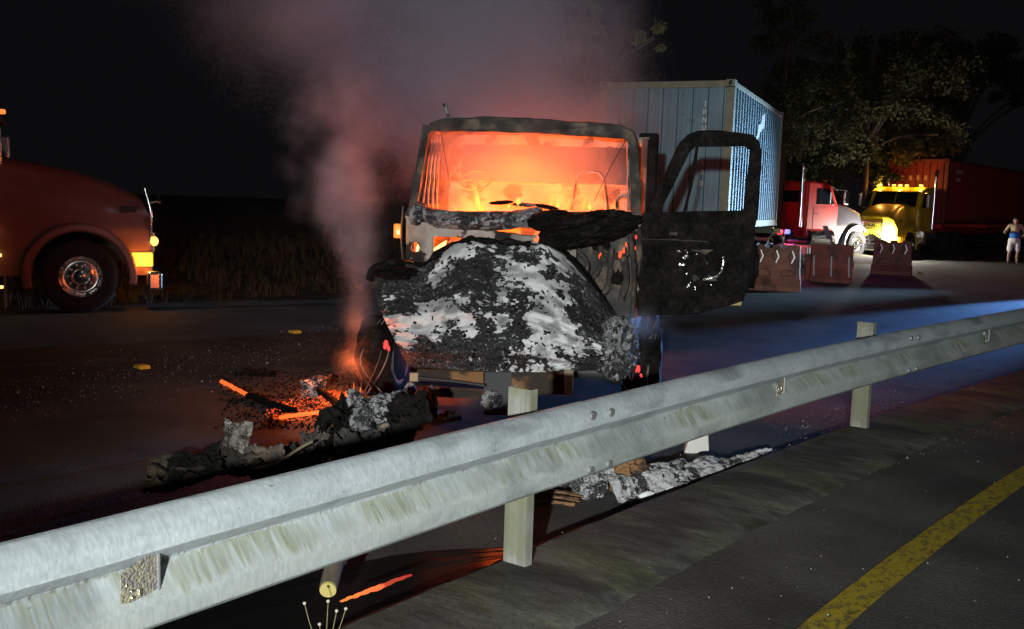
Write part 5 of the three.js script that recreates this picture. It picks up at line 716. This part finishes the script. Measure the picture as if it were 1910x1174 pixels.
// ---------------------------------------------------------------- trees and grass
{
  const leafTex = { side: THREE.DoubleSide };
  const leafMats = [[0.04, 0.06, 0.022], [0.05, 0.06, 0.026], [0.035, 0.07, 0.032], [0.06, 0.066, 0.032], [0.19, 0.19, 0.09]].map((c) => new THREE.MeshPhysicalMaterial({ color: lin(...c), roughness: 0.85, specularIntensity: 0.15, transmission: 0.3, thickness: 0, side: THREE.DoubleSide }));
  const bark = M([0.06, 0.05, 0.04], 0.95);
  const tree = (label, base, hgt, crowns, leaf, n, mi, group) => {
    const g = thing('tree', label, 'tree', base, 0, group), branch = [tube([[0, -0.3, 0], [0.05, hgt * 0.3, 0.05], [-0.05, hgt * 0.62, 0], [0.05, hgt * 0.85, 0]], hgt * 0.016, 16, 8)];
    for (const [x, y, z, r] of crowns) branch.push(tube([[0, hgt * 0.4, 0], [x * 0.5, lerp(hgt * 0.45, y, 0.6), z * 0.5], [x, y, z]], hgt * 0.007, 10, 6));
    mesh('trunk', merge(branch), bark, g);
    const pos = [], nor = [], total = crowns.reduce((a, c) => a + c[3] ** 2, 0), v = new V3(), ax = new V3(), up = new V3(), a = new V3();
    for (const [cx, cy, cz, r] of crowns) { const m = Math.round(n * r * r / total); const clumps = Array.from({ length: Math.max(6, Math.round(r * 14)) }, () => { const th = rnd() * 6.283, c = rr(-0.8, 1), s = Math.sqrt(1 - c * c), q = r * Math.cbrt(rr(0.25, 1)); return [cx + q * s * Math.cos(th), cy + q * c * 0.85, cz + q * s * Math.sin(th), r * rr(0.16, 0.34)]; });
      for (let i = 0; i < m; i++) { const c = clumps[Math.floor(rnd() * clumps.length)]; v.set(c[0] + (rnd() + rnd() - 1) * c[3] * 1.3, c[1] + (rnd() + rnd() - 1) * c[3], c[2] + (rnd() + rnd() - 1) * c[3] * 1.3); ax.set(rr(-1, 1), rr(-0.9, 0.4), rr(-1, 1)).normalize(); up.set(rr(-1, 1), rr(-0.3, 1), rr(-1, 1)).cross(ax).normalize(); const L = leaf * rr(0.6, 1.3), wd = L * 0.24;
        const t0 = v.clone(), t1 = v.clone().addScaledVector(ax, L * 0.5).addScaledVector(up, wd), t2 = v.clone().addScaledVector(ax, L), t3 = v.clone().addScaledVector(ax, L * 0.5).addScaledVector(up, -wd); a.crossVectors(up, ax).normalize(); for (const t of [t0, t1, t2, t0, t2, t3]) { pos.push(t.x, t.y, t.z); nor.push(a.x, a.y, a.z); } } }
    const q = new THREE.BufferGeometry(); q.setAttribute('position', new THREE.Float32BufferAttribute(pos, 3)); q.setAttribute('normal', new THREE.Float32BufferAttribute(nor, 3)); mesh('crown', q, leafMats[mi], g);
  };
  const rc = (n, sx, y0, y1, sz, r0, r1) => Array.from({ length: n }, () => [rr(-sx, sx), rr(y0, y1), rr(-sz, sz), rr(r0, r1)]);
  const gy = (px, d) => { const p = atD(px, 400, d); p.y = 0.7; return p; };
  const T = 'trees behind the trucks';
  tree('leafy tree right behind the pale container', gy(1450, 36), 8.6, rc(7, 1.6, 3.5, 7.4, 1.5, 0.9, 1.5), 0.2, 13000, 1, T);
  tree('broad tree with pale top leaves behind the red cab tractor', gy(1605, 39), 8.4, rc(9, 2.4, 3.4, 7.4, 1.8, 1.0, 1.6), 0.22, 18000, 3, T);
  tree('dense dark green tree behind the yellow truck cab', gy(1720, 44), 8.8, rc(9, 2.6, 4, 7.8, 2, 1.1, 1.7), 0.22, 18000, 0, T);
  tree('green tree with a long side branch above the dark red container', gy(1770, 50), 9.0, [...rc(7, 2.2, 4, 8.6, 2, 1.1, 1.7), [3.4, 7.2, 0, 0.9], [4.0, 7.0, 0, 0.6]], 0.22, 15000, 2, T);
  tree('low bushy tree between the two tractors', gy(1545, 41), 5.4, rc(7, 2.4, 1.6, 4.2, 1.6, 0.9, 1.5), 0.2, 13000, 0, T);
  tree('tall slender tree with drooping leaves rising through the smoke', gy(1075, 19), 6.4, [[-0.05, 5.1, 0, 0.42], [-0.1, 4.6, 0, 0.36], [0.12, 4.2, 0, 0.3], [-0.1, 5.7, 0.1, 0.5], [1.35, 4.1, 0, 0.3]], 0.085, 3600, 4);
  // rough grass on the far verge
  const blade = new THREE.BufferGeometry(); { const p = []; for (let k = 0; k < 6; k++) { const a = k * 1.05 + 0.3, dx = Math.cos(a), dz = Math.sin(a), lean = 0.25 + 0.1 * (k % 3), h = 1 - 0.12 * (k % 4), w = 0.02; const b0 = [dx * 0.04 - dz * w, 0, dz * 0.04 + dx * w], b1 = [dx * 0.04 + dz * w, 0, dz * 0.04 - dx * w], m0 = [dx * lean * 0.5 - dz * w, h * 0.6, dz * lean * 0.5 + dx * w], m1 = [dx * lean * 0.5 + dz * w, h * 0.6, dz * lean * 0.5 - dx * w], t = [dx * lean, h, dz * lean]; p.push(...b0, ...b1, ...m1, ...b0, ...m1, ...m0, ...m0, ...m1, ...t); } blade.setAttribute('position', new THREE.Float32BufferAttribute(p, 3)); blade.computeVertexNormals(); }
  const spots = []; const s0 = sOf(new V3(-1, 0, -3)), dummy = new THREE.Object3D();
  for (let i = 0; i < 9000; i++) { const s = s0 + rr(-9, 26), o = 11.1 + Math.pow(rnd(), 1.2) * 7, k = along(s), v = (o - 11) / 26; const p = k.p.clone().addScaledVector(k.n, -o); const cl = fbm(p.x * 0.8, 0, p.z * 0.8, 3); if (cl < -0.18 && o < 14) continue; spots.push([p.x, FAR_Y + 0.0 + 1.3 * smooth(v, 0.02, 0.5) + 0.35 * fbm(s * 0.25, v * 7, 4, 4), p.z, (0.1 + 0.2 * rnd()) * (1 + cl)]); }
  const im = new THREE.InstancedMesh(blade, new THREE.MeshPhysicalMaterial({ color: lin(0.13, 0.085, 0.045), roughness: 0.9, transmission: 0.3, thickness: 0, side: THREE.DoubleSide }), spots.length);
  spots.forEach(([x, y, z, h], i) => { dummy.position.set(x, y, z); dummy.rotation.set(rr(-0.2, 0.2), rr(0, 6.28), rr(-0.2, 0.2)); dummy.scale.set(h * 0.9, h, h * 0.9); dummy.updateMatrix(); im.setMatrixAt(i, dummy.matrix); im.setColorAt(i, lin(rr(0.6, 1.2), rr(0.6, 1.1), rr(0.5, 1))); });
  im.name = 'verge_grass'; im.userData.kind = 'stuff'; tag(im, 'rough tall grass covering the bank beside the far road', 'grass'); scene.add(im);
}

// ---------------------------------------------------------------- smoke
{
  const m1 = smokeMat([0.53, 0.55, 0.66]);
  // in and round the cab
  const box = new THREE.Box3(); const a = onT(790, 395, -1.6), b = onT(1180, 245, -2.6);
  smoke('cab_smoke', 420, (q) => { q.set(lerp(a.x, b.x, rnd()), lerp(a.y - 0.15, b.y, rnd()), lerp(-1.75, -2.66, rnd())); const f = fbm(q.x * 1.6, q.y * 1.6, q.z * 1.6, 3); q.userDens = 1; truck.localToWorld(q); }, (q) => { const l = q.clone().applyMatrix4(trInv); const u = (l.x - a.x) / (b.x - a.x); return clamp(0.55 + 1.1 * fbm(l.x * 1.8, l.y * 1.8 + 4, l.z * 1.8, 3), 0, 1) * lerp(1, 0.28, smooth(u, 0.5, 0.85)); }, 0.16, m1, 'thick smoke glowing orange inside the burning cab');
  // plume drifting up and left from the cab
  smoke('smoke_plume', 2300, (q) => q.set(rr(-4.2, 3.2), rr(1.5, 4.9), -rr(9.3, 13.2)), (q) => {
    const y = q.y, x = q.x, cx = lerp(0.35, -0.7, smooth(y, 2.2, 4.6)), wL = lerp(1.6, 3.5, smooth(y, 1.8, 4.2)), wR = lerp(1.0, 2.1, smooth(y, 2.6, 4.6)), k = (x - cx) / (x < cx ? wL : wR);
    let d = Math.exp(-k * k * 1.7) * (0.35 + 0.65 * smooth(y, 1.6, 2.4));
    const n = fbm(x * 0.75 + 0.35 * y, y * 0.7 - 0.5, q.z * 0.6, 5);
    d *= clamp(0.5 + 2.6 * n, 0.0, 1); if (x > 0.35 && y > 2.9) d *= 0.5; if (d < 0.06) return 0; if (x > 0.9 && y < 2.5) d *= 0.12;
    return clamp(d, 0, 1);
  }, 0.3, m1, 'large plume of smoke drifting up from the burning cab');
  // column beside the left wheel
  const base = atD(668, 640, 8.1);
  smoke('smoke_column', 420, (q) => q.set(base.x + rr(-0.65, 0.5), rr(0.2, 2.5), base.z + rr(-0.4, 0.35)), (q) => {
    const t = smooth(q.y, 0.3, 2.2), cx = base.x + lerp(0.02, -0.12, t) + 0.1 * Math.sin(q.y * 2.6) * t, w = lerp(0.06, 0.27, Math.pow(t, 1.6)), k = Math.hypot((q.x - cx) / w, (q.z - base.z) / (w * 1.1));
    return clamp(Math.exp(-k * k * 1.2) * clamp(0.45 + 2.2 * fbm(q.x * 2.6, q.y * 1.6, q.z * 2.6, 4), 0, 1) * (1 - 0.85 * smooth(q.y, 1.75, 2.4)) * lerp(0.8, 1, t), 0, 1);
  }, 0.1, m1, 'narrow column of smoke rising beside the left front wheel');
  // wisp low on the right of the hood
  const wb = atD(1185, 605, 7.5);
  smoke('smoke_wisp', 50, (q) => q.set(wb.x + rr(-0.3, 0.3), wb.y + rr(-0.16, 0.16), wb.z + rr(-0.2, 0.2)), (q) => { const k = Math.hypot((q.x - wb.x) / 0.17, (q.y - wb.y) / 0.075, (q.z - wb.z) / 0.15); return Math.exp(-k * k * 1.3) * clamp(0.5 + 2 * fbm(q.x * 5, q.y * 7, q.z * 5, 3), 0, 1); }, 0.07, m1, 'small wisp of bluish smoke low beside the hood');
}

renderer.render(scene, camera);
